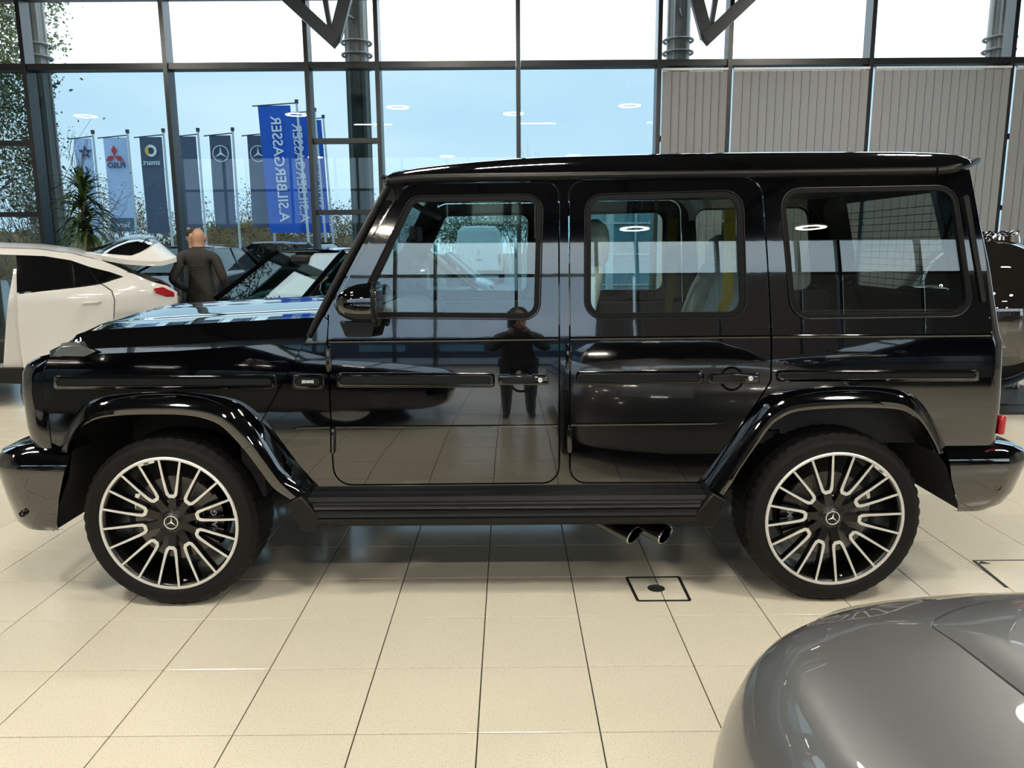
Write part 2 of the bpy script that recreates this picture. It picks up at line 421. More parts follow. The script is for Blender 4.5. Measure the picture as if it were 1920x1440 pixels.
for a, b, lab in bays:
    t = thing('vertical_blind', lab, 'blind', ((a + b) / 2, FY - .2, .2), 'vertical blinds in the glass front')
    MB().box(((a + b) / 2, FY - .19, 4.0), (b - a - .08, .05, .03)).obj('head_rail', pm('white_rail', (.8, .8, .8), .4, var=.03), t)
    n = round((b - a - .1) / .117)
    for i in range(n):
        x = a + .05 + (i + .5) * (b - a - .1) / n
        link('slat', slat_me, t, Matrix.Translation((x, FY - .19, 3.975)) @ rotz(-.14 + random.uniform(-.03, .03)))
        MB().box((x, FY - .19, 3.982), (.02, .012, .016)).obj('clip', _M['white_rail'], t) if i % 3 == 0 else None

# ---- outside columns with collars, inside roof struts
for k, (x, lab) in enumerate(((-7.38, 'fluted grey steel column outside the glass, at the left edge'), (-2.38, 'fluted grey steel column with ring collars outside, left of the windscreen'),
                              (2.62, 'fluted grey steel column with ring collars outside, above the black roof'), (7.62, 'fluted grey steel column outside the glass, at the right edge'))):
    t = thing('steel_column', lab, 'column', (x, 12.75, 0), 'columns outside the glass front')
    prof = []
    for i in range(36):
        a = 2 * PI * i / 36; r = .165 + (.018 if i % 6 < 3 else 0)
        prof.append((r * math.cos(a), r * math.sin(a)))
    MB().loft([[(x + px, 12.75 + py, z) for px, py in prof] for z in (0, 7.5)], caps=True).obj('shaft', STEELGREY, t, ang=20)
    for z in (4.32, 4.5, 4.68):
        ringp = [(x + .225 * math.cos(2 * PI * i / 28), 12.75 + .225 * math.sin(2 * PI * i / 28), z) for i in range(29)]
        MB().tube(ringp, .022, 6, caps=False).obj('collar', STEELGREY, t)
    MB().bar((x, 12.6, 5.0), (x - .12, 12.2, 5.0), .03, .03).obj('bracket', STEELGREY, t)
STRUT = pm('strut_steel', (.022, .027, .032), .35, 0, var=.1)
for x, s_, lab in ((-2.30, -1, 'dark steel roof strut meeting in a V above the flags'), (2.594, 1, 'dark steel roof strut meeting in a V above the blinds')):
    t = thing('roof_strut', lab, 'strut', (x, 10.8, 4.2), 'roof struts')
    d = Vector((s_ * .74, 0, .67)); n0 = Vector((x, 10.8, 4.24))
    MB().bar(n0 + Vector((-s_ * .03, 0, -.03)), n0 + d * 2.9, .16, .17, (0, 1, 0)).obj('lower_chord', STRUT, t)
    MB().bar(n0, n0 + Vector((-s_ * .62, 0, 1.95)), .16, .09, (0, 1, 0)).obj('upright', STRUT, t)
    MB().bar(n0 + Vector((s_ * .06, .05, .16)), n0 + Vector((s_ * .32, .05, 1.95)), .06, .09, (0, 1, 0)).obj('web', STRUT, t)
    MB().bar((x - s_ * .8, 10.8, 6.2), (x + s_ * 2.4, 10.8, 6.2), .16, .14, (0, 1, 0)).obj('upper_chord', STRUT, t)

# ---- ceiling lamps: rings and line lamps
LWARM = emit('lamp_glow', (1.0, .925, .79), LAMP)
LAMPBODY = pm('lamp_housing', (.75, .75, .74), .4, var=.03)
def ring_lamp(x, y, z, r, lab):
    w_ = .13
    t = thing('ring_lamp', lab, 'lamp', (x, y, z), 'ring lamps under the ceiling')
    MB().lathe([(r, 0), (r - .13, 0), (r - .13, .06), (r, .06)], (x, y, z), 'Z', 40, closed=True).obj('housing', LAMPBODY, t)
    MB().lathe([(r - .015, -.004), (r - .115, -.004), (r - .115, -.001), (r - .015, -.001)], (x, y, z), 'Z', 40, closed=True).obj('light_ring', LWARM, t)
    for k in range(3):
        a = k * 2 * PI / 3
        MB().tube([(x + (r - .06) * math.cos(a), y + (r - .06) * math.sin(a), z + .06), (x, y, CEIL - .002)], .003, 5).obj('wire', LAMPBODY, t)
def line_lamp(x, y, z, L, lab, along='X', w=.09):
    t = thing('line_lamp', lab, 'lamp', (x, y, z), 'line lamps under the ceiling')
    d = (L, w + .03, .07) if along == 'X' else (w + .03, L, .07); e = (L - .04, w, .004) if along == 'X' else (w, L - .04, .004)
    MB().box((x, y, z + .04), d).obj('housing', LAMPBODY, t); MB().box((x, y, z), e).obj('light_strip', LWARM, t)
    for k in (-1, 1):
        p = Vector((x + k * L * .4, y, z + .07)) if along == 'X' else Vector((x, y + k * L * .4, z + .07))
        MB().tube([p, (p.x, p.y, CEIL - .002)], .004, 5).obj('wire', LAMPBODY, t)
for x, y, lab in ((-6.4, 7.6, 'round ring lamp hung above the white coupe SUV'), (-1.2, 8.0, 'round ring lamp hung above the black car behind the bonnet'), (4.6, 8.2, 'round ring lamp hung above the black bauble')):
    ring_lamp(x, y, 5.35, .32, lab)
for x, y, lab in ((-12.3, 0, 'ring lamp at the far left of the row above the camera'), (-6.2, 0, 'ring lamp left of the one above the camera'), (.1, -.1, 'ring lamp directly above the camera'), (6.4, 0, 'ring lamp right of the one above the camera'), (12.3, 0, 'ring lamp at the far right of the row above the camera'),
                  (-3.1, 1.1, 'ring lamp above the front wheel of the off-roader'), (3.3, 1.1, 'ring lamp above the rear wheel of the off-roader')):
    ring_lamp(x, y, 5.35, .32, lab)
for x, lab in ((-8, 'leftmost'), (-2.6, 'second'), (2.6, 'third'), (6.3, 'rightmost')): ring_lamp(x, -9.4, 5.2, .32, lab + ' ring lamp in the row by the glass front behind the camera')
for x, lab in ((-4.6, 'left'), (.9, 'middle'), (5.2, 'right')): line_lamp(x, -3.6, 5.6, 1.3, lab + ' short line lamp in the row behind the camera', w=.12)
for x, lab in ((-6, 'left'), (0, 'middle'), (6, 'right')): line_lamp(x, 5.9, 5.8, 1.0, lab + ' short line lamp in the row behind the off-roader', w=.08)
# ================================================================== BLACK OFF-ROADER
YC = 4.14
_TT = [(.15, -5), (.45, -3.2), (.62, -2.2), (.78, -.8), (.9, .3), (1.0, 1.6), (1.1, 3.2), (1.168, 5), (1.176, 5.0), (1.3, 5.3), (1.45, 5.9), (1.6, 7.0), (1.75, 8.2), (2.2, 11)]
def _tilt(z):
    for (a, ta), (b, tb) in zip(_TT[:-1], _TT[1:]):
        if z <= b: return ta + (tb - ta) * max(0, (z - a)) / (b - a)
    return _TT[-1][1]
_YT = {95: 3.258}
for k in range(96, 230): _YT[k] = _YT[k - 1] + .01 * math.tan(math.radians(_tilt(k / 100 - .005)))
for k in range(94, -1, -1): _YT[k] = _YT[k + 1] - .01 * math.tan(math.radians(_tilt(k / 100 + .005)))
def SY(z):
    z = max(0.001, min(2.27, z)) * 100; i = int(z); return _YT[i] + (_YT[i + 1] - _YT[i]) * (z - i)
def S(x, y, off=0.0):
    """photo pixel on the near flank -> (X, z)"""
    Y = 3.28
    for _ in range(5):
        p = at(x, y, Y); Y = SY(p.z) + off
    return (p.x, p.z)
def S3(x, y, off=0.0):
    p = S(x, y, off); return Vector((p[0], SY(p[1]) + off, p[1]))
def flank(name, outer, holes, mat, parent, off=0.0, th=.02, sd=0, step=.03, yf=None, world=False):
    """a panel traced on the flank, cut in thin level strips, curved to the body side and given thickness"""
    yf = yf or (lambda X, z: SY(z))
    bm = bmesh.new()
    for poly in [outer] + list(holes):
        q = poly if world else [S(p[0], p[1], off) for p in poly]
        vs = [bm.verts.new((p[0], 0, p[1])) for p in q]
        for i in range(len(vs)): bm.edges.new((vs[i], vs[(i + 1) % len(vs)]))
    bmesh.ops.triangle_fill(bm, use_beauty=True, use_dissolve=False, edges=bm.edges[:], normal=(0, -1, 0))
    zs = [v.co.z for v in bm.verts]; z = math.floor(min(zs) / step) * step + step
    while z < max(zs):
        bmesh.ops.bisect_plane(bm, geom=bm.verts[:] + bm.edges[:] + bm.faces[:], dist=1e-5, plane_co=(0, 0, z), plane_no=(0, 0, 1)); z += step
    bm.verts.ensure_lookup_table(); bm.faces.ensure_lookup_table()
    n = len(bm.verts); V = [(v.co.x, yf(v.co.x, v.co.z) + off, v.co.z) for v in bm.verts]
    b = MB(); Fs = []
    for f in bm.faces:
        idx = [v.index for v in f.verts]
        if f.normal.y > 0: idx = idx[::-1]
        Fs.append(tuple(idx))
    V2 = V + [(x, y + th, z) for x, y, z in V]; F2 = Fs + [tuple(i + n for i in f[::-1]) for f in Fs]
    for e in bm.edges:
        if len(e.link_faces) == 1:
            a, c = e.verts[0].index, e.verts[1].index; F2.append((a, c, c + n, a + n))
    bm.free(); b.add(V2, F2)
    if sd: b.mirror(YC)
    return b.obj(name, mat, parent, ang=28)
G = thing('off_roader', 'glossy black boxy off-roader seen side-on in the middle of the showroom', 'car', (-.05, YC, 0))

# traced outlines (photo pixels on the flank)
FD = rp([(617, 592), (615, 640), (618, 700), (622, 790), (628, 908, 34), (1047, 904, 30), (1047, 600), (1046, 343, 24), (758, 346, 44), (655, 520)])
FDh = offset_poly(FD, 3.0)
FW = rp([(688, 592, 6), (690, 540), (772, 372, 26), (1014, 368, 28), (1008, 595, 26)])           # glass opening of the front door
RD = rp([(1068, 340, 28), (1426, 335, 34), (1437, 480), (1445, 640), (1444, 714, 22), (1320, 903, 24), (1070, 904, 28)])
RDh = offset_poly(RD, 3.0)
RW = rp([(1101, 369, 28), (1389, 361, 32), (1396, 592, 30), (1101, 594, 30)])
QW = rp([(1467, 358, 30), (1788, 352, 36), (1821, 589, 32), (1489, 594, 34)])
ARCH_F = [(104, 873), (116, 848), (133, 810), (152, 778), (185, 764), (240, 757), (320, 756), (380, 760), (420, 770), (452, 795), (492, 848), (540, 918), (556, 934)]
ARCH_R = [(1340, 920), (1378, 868), (1422, 800), (1452, 770), (1490, 752), (1560, 746), (1650, 746), (1700, 752), (1722, 768), (1740, 795), (1764, 850)]
def cm2(p, n=4): return [(v.x, v.y) for v in catmull([(a, b, 0) for a, b in p], n)]
AF, AR = cm2(ARCH_F), cm2(ARCH_R)
REAR_E = [(1818, 318), (1837, 420), (1849, 495), (1861, 620), (1862, 640), (1859, 690), (1855, 762), (1855, 838)]
BS = [(573, 640), (600, 590), (727, 342)] + [(1000, 331), (1440, 325), (1760, 320)] + REAR_E + [(1768, 850)] + AR[::-1] + [(1325, 924), (572, 931)] + [p for p in AF[::-1] if p[0] > 489] + [(489, 795)]
FEN = [(97, 830), (88, 740), (84, 692), (92, 670)] + [(178, 664), (333, 658), (445, 650), (571, 641), (486, 796)] + [p for p in AF[::-1] if p[0] < 483 and p[1] < 846] + [(110, 836)]
for sd in (0, 1):
    flank('body_side', BS, [FDh, RDh, QW], BLACKPAINT, G, sd=sd)
    flank('front_fender', FEN, [], BLACKPAINT, G, sd=sd)
    df = flank('front_door', FD, [FW], BLACKPAINT, G, sd=sd)
    dr = flank('rear_door', RD, [RW], BLACKPAINT, G, sd=sd)
    for win, par, gl, nm in ((FW, df, CARGLASS, 'door_glass'), (RW, dr, CARGLASS, 'door_glass'), (QW, G, DARKGLASS, 'quarter_glass')):
        o_ = .012 if gl is CARGLASS else .006
        flank(nm, offset_poly(win, -1), [], gl, par, off=o_, th=.005, sd=sd)
        flank('window_seal', offset_poly(win, 2.5 if par is not G else 3), [offset_poly(win, -7 if par is not G else -4)], SEAL, par, off=-.006, th=.022, sd=sd, step=.06)
        # polished bead around the seal
        q = offset_poly(win, 4.5); b = MB(); ring = [S3(p[0], p[1], -.006) for p in q]; b.tube(ring + [ring[0]], .0032, 6, caps=False)
        if sd: b.mirror(YC)
        b.obj('window_bead', DARKTRIM, par)

def both(name, mat, parent, build, **kw):
    for sd in (0, 1):
        b = MB(); build(b)
        if sd: b.mirror(YC)
        b.obj(name, mat, parent[sd] if isinstance(parent, (list, tuple)) else parent, **kw)
def line3(pts, off): return [S3(x, y, off) for x, y in pts]
doorsF = [o for o in COL.objects if o.name.startswith('front_door')]; doorsR = [o for o in COL.objects if o.name.startswith('rear_door')]
# waist bead and lower bead
both('waist_bead', BLACKPAINT, doorsF, lambda b: b.tube(line3([(617, 640), (830, 638), (1046, 635)], .0025), .0075, 8))
both('waist_bead', BLACKPAINT, doorsR, lambda b: b.tube(line3([(1070, 635), (1250, 633), (1443, 631)], .0025), .0075, 8))
both('waist_bead', BLACKPAINT, G, lambda b: b.tube(line3([(1448, 631), (1650, 630), (1857, 628)], .0025), .0075, 8))
both('waist_bead', BLACKPAINT, G, lambda b: b.tube(line3([(574, 641), (612, 640)], .0025), .0075, 8))
both('lower_bead', BLACKPAINT, doorsF, lambda b: b.tube(line3([(622, 800), (830, 799), (1046, 797)], .003), .0065, 8))
both('lower_bead', BLACKPAINT, doorsR, lambda b: b.tube(line3([(1070, 796), (1250, 794), (1352, 793), (1368, 793)], .001), [.0075, .0075, .007, .001], 8))
both('lower_bead', BLACKPAINT, G, lambda b: b.tube(line3([(546, 803), (560, 802), (618, 800)], .001), [.001, .006, .0065], 8))
# door hinges
for par, x, y in ((doorsF, 616, 672), (doorsF, 624, 826), (doorsR, 1066, 670), (doorsR, 1068, 824)):
    both('hinge', GLOSSTRIM, par, lambda b: b.tube(line3([(x, y - 25), (x, y - 20), (x, y + 20), (x, y + 25)], -.004), [.006, .012, .012, .006], 8))
# side rub strips with carbon inserts
def ringpx(x0, y0, x1, y1, inset, off, r=6, slope=0):
    q = rp([(x0 + inset, y0 + inset, r), (x1 - inset, y0 + inset + slope, r), (x1 - inset, y1 - inset + slope, r), (x0 + inset, y1 - inset, r)], 3)
    return [S3(x, y, off) for x, y in q]
def rub(par, x0, y0, x1, y1, slope=0, nm='rub_strip'):
    for sd in (0, 1):
        p = par[sd] if isinstance(par, (list, tuple)) else par
        b = MB(); R = [ringpx(x0, y0, x1, y1, i, o, slope=slope) for i, o in ((0, .004), (0.6, -.010), (4.5, -.021), (6, -.021), (6.6, -.016))]
        b.loft(R, closed=True); b.f.append(tuple(len(b.v) - len(R[0]) + i for i in range(len(R[0])))); b.m.append(0)
        c = MB(); R2 = [ringpx(x0, y0, x1, y1, 7, o, slope=slope) for o in (-.010, -.0185)]; c.loft(R2, closed=True, caps=True)
        if sd: b.mirror(YC); c.mirror(YC)
        o = b.obj(nm, GLOSSTRIM, p, ang=40)
        if p is G: c.obj('carbon_insert', CARBON, o)
        else: c.obj('carbon_insert', CARBON, p)
rub(G, 100, 704, 516, 730, -1); rub(doorsF, 631, 699, 928, 727, 0); rub(doorsR, 1080, 696, 1320, 723, -1); rub(G, 1456, 694, 1836, 716, -1)
rub(G, 548, 702, 606, 730, 0, 'badge_plate')
p = S3(577, 716, -.0215)
text('badge_lettering', '///AMG', .017, SILVER, Matrix.Translation(p) @ Matrix.Rotation(PI / 2, 4, 'X'), G, .001, .001)
# door handles
for par, dx, dy in ((doorsF, 0, 0), (doorsR, 395, -3)):
    def q(x, y, o): return S3(x + dx, y + dy, o)
    def bowl(b):
        for r0, r1, o0, o1 in ((24, 21, .002, -.005), (21, 18, -.005, .002), (18, 1, .002, .016)):
            R = [[q(977 + r * math.cos(2 * PI * i / 28), 713 + r * math.sin(2 * PI * i / 28), o) for i in range(28)] for r, o in ((r0, o0), (r1, o1))]
            b.loft(R)
    both('handle_bowl', GLOSSTRIM, par, bowl)
    def plate(b):
        R = [[q(x, y, o) for x, y in rp([(934 + i, 702 + i, 4), (1029 - i, 702 + i, 4), (1029 - i, 722 - i, 4), (934 + i, 722 - i, 4)], 3)] for i, o in ((0, .002), (.5, -.008), (2, -.011))]
        b.loft(R, caps=True)
    both('handle_plate', GLOSSTRIM, par, plate)
    both('handle_grip', DARKTRIM, par, lambda b: b.loft([[q(941, y, o) for y, o in ((707, -.014), (719, -.014), (719, -.034), (707, -.034))], [q(960, y, o) for y, o in ((707, -.03), (720, -.03), (720, -.044), (706, -.044))],
                                                         [q(990, y, o) for y, o in ((707, -.03), (720, -.03), (720, -.044), (706, -.044))], [q(1003, y, o) for y, o in ((707, -.014), (720, -.014), (720, -.034), (707, -.034))]], caps=True), bev=.003)
    def lock(b):
        R = [[q(1013 + r * math.cos(2 * PI * i / 16), 713 + r * math.sin(2 * PI * i / 16), o) for i in range(16)] for r, o in ((4.6, -.008), (4.6, -.018), (3.4, -.02), (2, -.016))]
        b.loft(R, caps=True)
    both('lock', SILVER, par, lock)
# strip on the rear pillar
both('pillar_strip', DARKTRIM, G, lambda b: b.loft([[S3(x, y, o) for x, y in rp([(1805 + i, 366 + i, 6), (1817 - i, 364 + i, 6), (1850 - i, 566 - i, 6), (1839 + i, 568 - i, 6)], 3)] for i, o in ((0, .002), (.6, -.007), (2.5, -.012))], caps=True))

# ---- front and rear shells, lofted level by level around the corners
def ushape(xe, z, rc, sgn, back):
    """half-round path at height z: near flank -> corner -> middle -> far flank; xe = outer X, back = X where it meets the flank"""
    ys = SY(z); out = [(back, ys, z)]
    cx, cy = xe - sgn * rc, ys + rc
    for i in range(9):
        a = -PI / 2 + (PI / 2) * i / 8
        out.append((cx + sgn * rc * math.cos(a), cy + rc * math.sin(a), z))
    for t in (.35, .7): out.append((xe + sgn * .012 * t, cy + (YC - cy) * t, z))
    out.append((xe + sgn * .014, YC, z))
    return out + [(x, 2 * YC - y, zz) for x, y, zz in out[-2::-1]]
def interp(tab, z):
    for (a, va), (b, vb) in zip(tab[:-1], tab[1:]):
        if z <= b: return va + (vb - va) * max(0, (z - a)) / (b - a)
    return tab[-1][1]
REARX = [(.55, 2.10), (.70, 2.125), (.86, 2.127), (1.03, 2.119), (1.145, 2.114), (1.16, 2.108), (1.19, 2.098), (1.475, 2.042), (1.641, 2.0), (1.868, 1.938), (1.9, 1.93)]
RJ = [(1.868, 318), (1.641, 420)]
def back_x(z):           # X where the flank panel ends
    for (x0, y0), (x1, y1) in zip(REAR_E[:-1], REAR_E[1:]):
        a, b = S(x0, y0), S(x1, y1)
        if a[1] >= z >= b[1]: return a[0] + (b[0] - a[0]) * (a[1] - z) / (a[1] - b[1] + 1e-9)
    return S(*REAR_E[-1])[0] if z < 1 else S(*REAR_E[0])[0]
b = MB(); lv = [.56, .62, .70, .78, .86, .95, 1.03, 1.10, 1.145, 1.165, 1.19, 1.25, 1.32]
b.loft([ushape(interp(REARX, z), z, .055, 1, min(back_x(z), interp(REARX, z) - .06) - .004) for z in lv], closed=False)
b.obj('tailgate', BLACKPAINT, G, ang=40)
lv = [1.32, 1.4, 1.475, 1.56, 1.641, 1.72, 1.78]
for sd in (0, 1):        # rear corner posts beside the back window
    b = MB(); rings = []
    for z in lv + [1.868]:
        u = ushape(interp(REARX, z), z, .055, 1, min(back_x(z), interp(REARX, z) - .06) - .004)[:11]
        rings.append(u + [(u[-1][0] - .03, u[-1][1], z), (u[0][0], u[0][1] + .05, z)])
    b.loft(rings, closed=True)
    if sd: b.mirror(YC)
    b.obj('rear_post', BLACKPAINT, G, ang=40)
b = MB(); rings = []
for z, o in ((1.30, 0), (1.80, 0)):
    x = interp(REARX, z) + .004; rings.append([(x, SY(z) + .2, z), (x, 2 * YC - SY(z) - .2, z), (x - .006, 2 * YC - SY(z) - .2, z), (x - .006, SY(z) + .2, z)])
b.loft(rings, closed=True, caps=True); b.obj('rear_window', REARGLASS, G)
for i in range(12):
    z = 1.34 + i * .036; x = interp(REARX, z) - .006
    MB().bar((x, SY(z) + .24, z), (x, 2 * YC - SY(z) - .24, z), .003, .003).obj('heater_line', SEAL, G)
b = MB(); rings = []
for z in (1.79, 1.82, 1.868):
    x = interp(REARX, z); rings.append([(x + .012, SY(z) + .1, z), (x + .014, 2 * YC - SY(z) - .1, z), (x - .03, 2 * YC - SY(z) - .1, z), (x - .03, SY(z) + .1, z)])
b.loft(rings, closed=True, caps=True); b.obj('rear_header', BLACKPAINT, G)
# spare wheel cover on the tailgate
MB().lathe([(0, .27), (.30, .27), (.345, .24), (.36, .18), (.36, .03), (0, .03)], (2.11, YC + .05, .98), 'X', 40).obj('spare_wheel_cover', BLACKPAINT, G)
# front shell
FRONTX = [(.62, -2.085), (.75, -2.130), (.80, -2.137), (.955, -2.140), (1.04, -2.130), (1.075, -2.11), (1.095, -2.075), (1.105, -2.05)]
b = MB(); lv = [.62, .70, .75, .80, .88, .955, 1.0, 1.04, 1.06, 1.075, 1.086, 1.096, 1.105]
_fe = sorted([(S(x, y)[1], S(x, y)[0]) for x, y in ((97, 830), (88, 740), (84, 692), (88, 680), (92, 671))])
def fback(z): return interp(_fe, z) - .004
b.loft([ushape(interp(FRONTX, z), z, .085, -1, fback(z)) for z in lv], closed=False)
b.obj('front_panel', BLACKPAINT, G, ang=40)
# grille with upright bars, star and headlamps on the nose
gx = -2.16
b = MB(); R = [[(gx + o, y, z) for y, z in rp([(YC - .52 + i, .78 + i, .06), (YC + .52 - i, .78 + i, .06), (YC + .52 - i, 1.07 - i, .06), (YC - .52 + i, 1.07 - i, .06)], 3)] for i, o in ((0, .03), (0, -.02), (.02, -.03), (.03, -.01))]
b.loft(R, caps=True); gr = b.obj('grille', GLOSSTRIM, G)
for k in range(15):
    MB().box((gx - .025, YC - .455 + k * .065, .925), (.02, .018, .25)).obj('grille_bar', CHROME, gr)
star_mb(.085, Matrix.Translation((gx - .04, YC, .93)) @ rotz(-PI / 2), .012).obj('grille_star', CHROME, gr)
for s_ in (-1, 1):
    h = MB().lathe([(0, -.05), (.07, -.045), (.10, -.02), (.11, 0), (.11, .03), (0, .03)], (gx - .0, YC + s_ * .66, .93), 'X', 32).obj('headlamp', CLEARLENS, G)
    MB().lathe([(.108, .02), (.118, 0), (.113, -.02), (.103, -.02)], (gx, YC + s_ * .66, .93), 'X', 32, closed=True).obj('headlamp_ring', GLOSSTRIM, h)
# turn lamps on the fenders
def turn(b):
    base = [(98, 667), (113, 650), (150, 647), (181, 659), (158, 669)]; top = [(106, 658), (116, 643), (143, 642), (168, 655), (150, 662)]
    A = [at(x, y, 3.245) for x, y in base]; B_ = [at(x, y, 3.275) for x, y in top]; C_ = [Vector((v.x, v.y + .10, v.z - .004)) for v in B_]; D_ = [Vector((v.x, v.y + .13, v.z - .02)) for v in A]
    b.loft([A, B_, C_, D_], caps=True)
both('turn_lamp', pm('smoked_lens', (.10, .105, .11), .12, 0, 1.0, 1.5, .03), G, turn, ang=20, bev=.006)
# ---- hood
def hood_z(X, t):        # t: 0 at the edge crease .. 1 in the middle
    zc = interp([(-2.08, 1.185), (-2.0, 1.205), (-1.87, 1.216), (-1.74, 1.222), (-1.407, 1.238), (-.88, 1.260)], X)
    u = min(1, t / .92); dome = .050 * u * u * (3 - 2 * u) ** .6 * .9 + .007 / (1 + math.exp(-(t - .34) * 60)) - .005 / (1 + math.exp(-(t - .72) * 60))
    return zc + dome * min(1, max(0, (X + 2.06) / .22)) + .006 * t
b = MB(); rings = []
Xs = [-2.098, -2.085, -2.06, -2.03, -1.98] + [-1.9 + i * .1 for i in range(10)] + [-.9, -.865]
def hplan(X, y): return X + max(0, (-1.0 - X) / 1.1) * .125 * min(1, abs((y - YC) / .76)) ** 2.2
ts = [0, .02, .05, .1, .15, .2, .25, .29, .31, .33, .35, .37, .39, .43, .5, .58, .65, .68, .70, .72, .74, .76, .79, .85, .92, 1]
for X in Xs:
    nose = max(0, (-2.0 - X) / .1); drop = .055 * nose ** 2
    zs = interp([(-2.1, 1.106), (-1.8, 1.117), (-1.44, 1.129), (-1.18, 1.145), (-.86, 1.157)], X)
    sidep = [(SY(zs) + .004, zs), (SY(zs) + .010, zs + .03), (3.345, zs + .062 - drop * .4)]
    zc = hood_z(X, 0) - drop
    half = sidep + [(3.365, zc - .016)]
    half += [(3.385 + (YC - 3.385) * t, hood_z(X, t) - drop) for t in ts]
    full = [(hplan(X, y), y, z) for y, z in half] + [(hplan(X, y), 2 * YC - y, z) for y, z in half[-2::-1]]
    rings.append(full)
b.loft(rings, closed=False); hood = b.obj('hood', BLACKPAINT, G, ang=30)
# cowl and windscreen
AP0, AP1 = S3(600, 590, .0), S3(727, 345, .0)
b = MB()
b.loft([[(-.865, 3.36, 1.235), (-.865, 2 * YC - 3.36, 1.235)], [(-.80, 3.35, 1.27), (-.80, 2 * YC - 3.35, 1.27)], [(-.70, 3.4, 1.262), (-.70, 2 * YC - 3.4, 1.262)]], closed=False)
b.loft([[(-.88, 3.30, 1.16), (-.88, 2 * YC - 3.30, 1.16)], [(-.865, 3.36, 1.235), (-.865, 2 * YC - 3.36, 1.235)]], closed=False)
b.obj('cowl', DARKTRIM, G)
lo, hi = Vector((-.825, 3.345, 1.272)), Vector((-.512, 3.40, 1.835))
b = MB()
def wsl(o): return [(lo.x + o, lo.y, lo.z), (hi.x + o, hi.y, hi.z), (hi.x + o, 2 * YC - hi.y, hi.z), (lo.x + o, 2 * YC - lo.y, lo.z)]
b.prism(wsl(0), (.006, 0, .003)); b.obj('windscreen', CARGLASS, G)
for sd in (0, 1):        # A-pillars with the matt outer strip
    b = MB(); b.loft([[(x, y, z) for x, y, z in ((AP0.x - .01, AP0.y - .002, AP0.z), (AP0.x + .085, AP0.y - .002, AP0.z), (AP0.x + .085, AP0.y + .09, AP0.z), (AP0.x - .01, AP0.y + .09, AP0.z))],
                      [(x, y, z) for x, y, z in ((AP1.x - .01, AP1.y - .002, AP1.z), (AP1.x + .075, AP1.y - .002, AP1.z), (AP1.x + .075, AP1.y + .09, AP1.z), (AP1.x - .01, AP1.y + .09, AP1.z))]], caps=True)
    if sd: b.mirror(YC)
    pil = b.obj('a_pillar', BLACKPAINT, G)
    b = MB(); pts = [S3(x, y, -.014) for x, y in ((578, 632), (600, 589), (640, 512), (690, 418), (726, 350))]
    b.tube(pts, [.014, .019, .02, .019, .015], 10, flat=.8)
    if sd: b.mirror(YC)
    b.obj('pillar_strip_front', DARKTRIM, pil)
    b = MB(); b.loft([[S3(x, y, o) for x, y in ((571, 642), (601, 588), (617, 600), (613, 641))] for o in (.004, -.006)], caps=True)
    if sd: b.mirror(YC)
    b.obj('pillar_foot', BLACKPAINT, pil, bev=.004)
# ---- roof, gutter
b = MB(); rings = []
RZ = [(-.545, 1.868), (-.516, 1.893), (-.47, 1.906), (-.408, 1.918), (-.229, 1.939), (.09, 1.962), (.6, 1.972), (1.174, 1.977), (1.783, 1.973), (1.95, 1.964), (2.03, 1.953), (2.07, 1.935), (2.085, 1.905)]
for X in [-.545, -.53, -.51, -.47, -.40, -.3, -.15, 0, .15, .3, .5, .7, .9, 1.1, 1.3, 1.5, 1.7, 1.85, 1.93, 1.98, 2.02, 2.05, 2.07, 2.08]:
    zc = interp(RZ, X); zg = interp([(-.55, 1.842), (1.0, 1.862), (1.8, 1.87), (2.08, 1.885)], X); half = []
    for i in range(15):
        a = i / 14; y = SY(1.86) - .004 + (YC - SY(1.86)) * (1 - math.cos(a * PI / 2)) ** 1.0
        v = 1 - (y - SY(1.86)) / (YC - SY(1.86))
        half.append((X - max(0, X - 1.6) / .48 * .155 * v ** 4, y, zg + (zc - zg) * max(0, 1 - v ** 7) ** .8 + .006 * (1 - v)))
    rings.append(half + [(x, 2 * YC - y, z) for x, y, z in half[-2::-1]])
b.loft(rings, closed=False); roof = b.obj('roof', BLACKPAINT, G, ang=50)
b = MB(); b.box(((-.5 + 1.98) / 2, YC, 1.845), (2.42, 1.5, .02)); b.obj('headliner', DARKINT, G)
def gut(b):
    path = [S3(x, y, -.012) for x, y in ((729, 340), (800, 334), (1000, 331), (1200, 328), (1440, 325), (1640, 322), (1752, 320))]
    b.tube([v for v in catmull(path, 3)], .0165, 10, flat=1.0)
both('gutter', DARKTRIM, G, gut)
pth = [S3(1756, 320, -.012), S3(1790, 316, -.006)] + [at(1812, 309, 3.42), at(1824, 303.5, 3.50), at(1829, 300.5, 3.60)]
pth += [Vector((pth[-1].x + .02, 3.8, pth[-1].z + .004)), Vector((pth[-1].x + .025, YC, pth[-1].z + .006))]
pth = pth + [Vector((v.x, 2 * YC - v.y, v.z)) for v in pth[-2::-1]]
MB().tube(catmull(pth, 4), .0165, 10).obj('roof_edge_trim', DARKTRIM, G)
both('front_gutter_end', DARKTRIM, G, lambda b: b.tube(catmull([S3(731, 341, -.012), Vector((-.535, 3.40, 1.845)), Vector((-.55, 3.5, 1.862)), Vector((-.553, YC, 1.872))], 5), .014, 8))
MB().loft([[(1.42 + dx * s_, YC + .25 + dy * s_, z) for dx, dy in ((-.05, 0), (0, .012), (.05, 0), (0, -.012))] for z, s_ in ((1.965, 1), (2.0, .55), (2.03, .2))], caps=True).obj('roof_antenna', GLOSSTRIM, G)

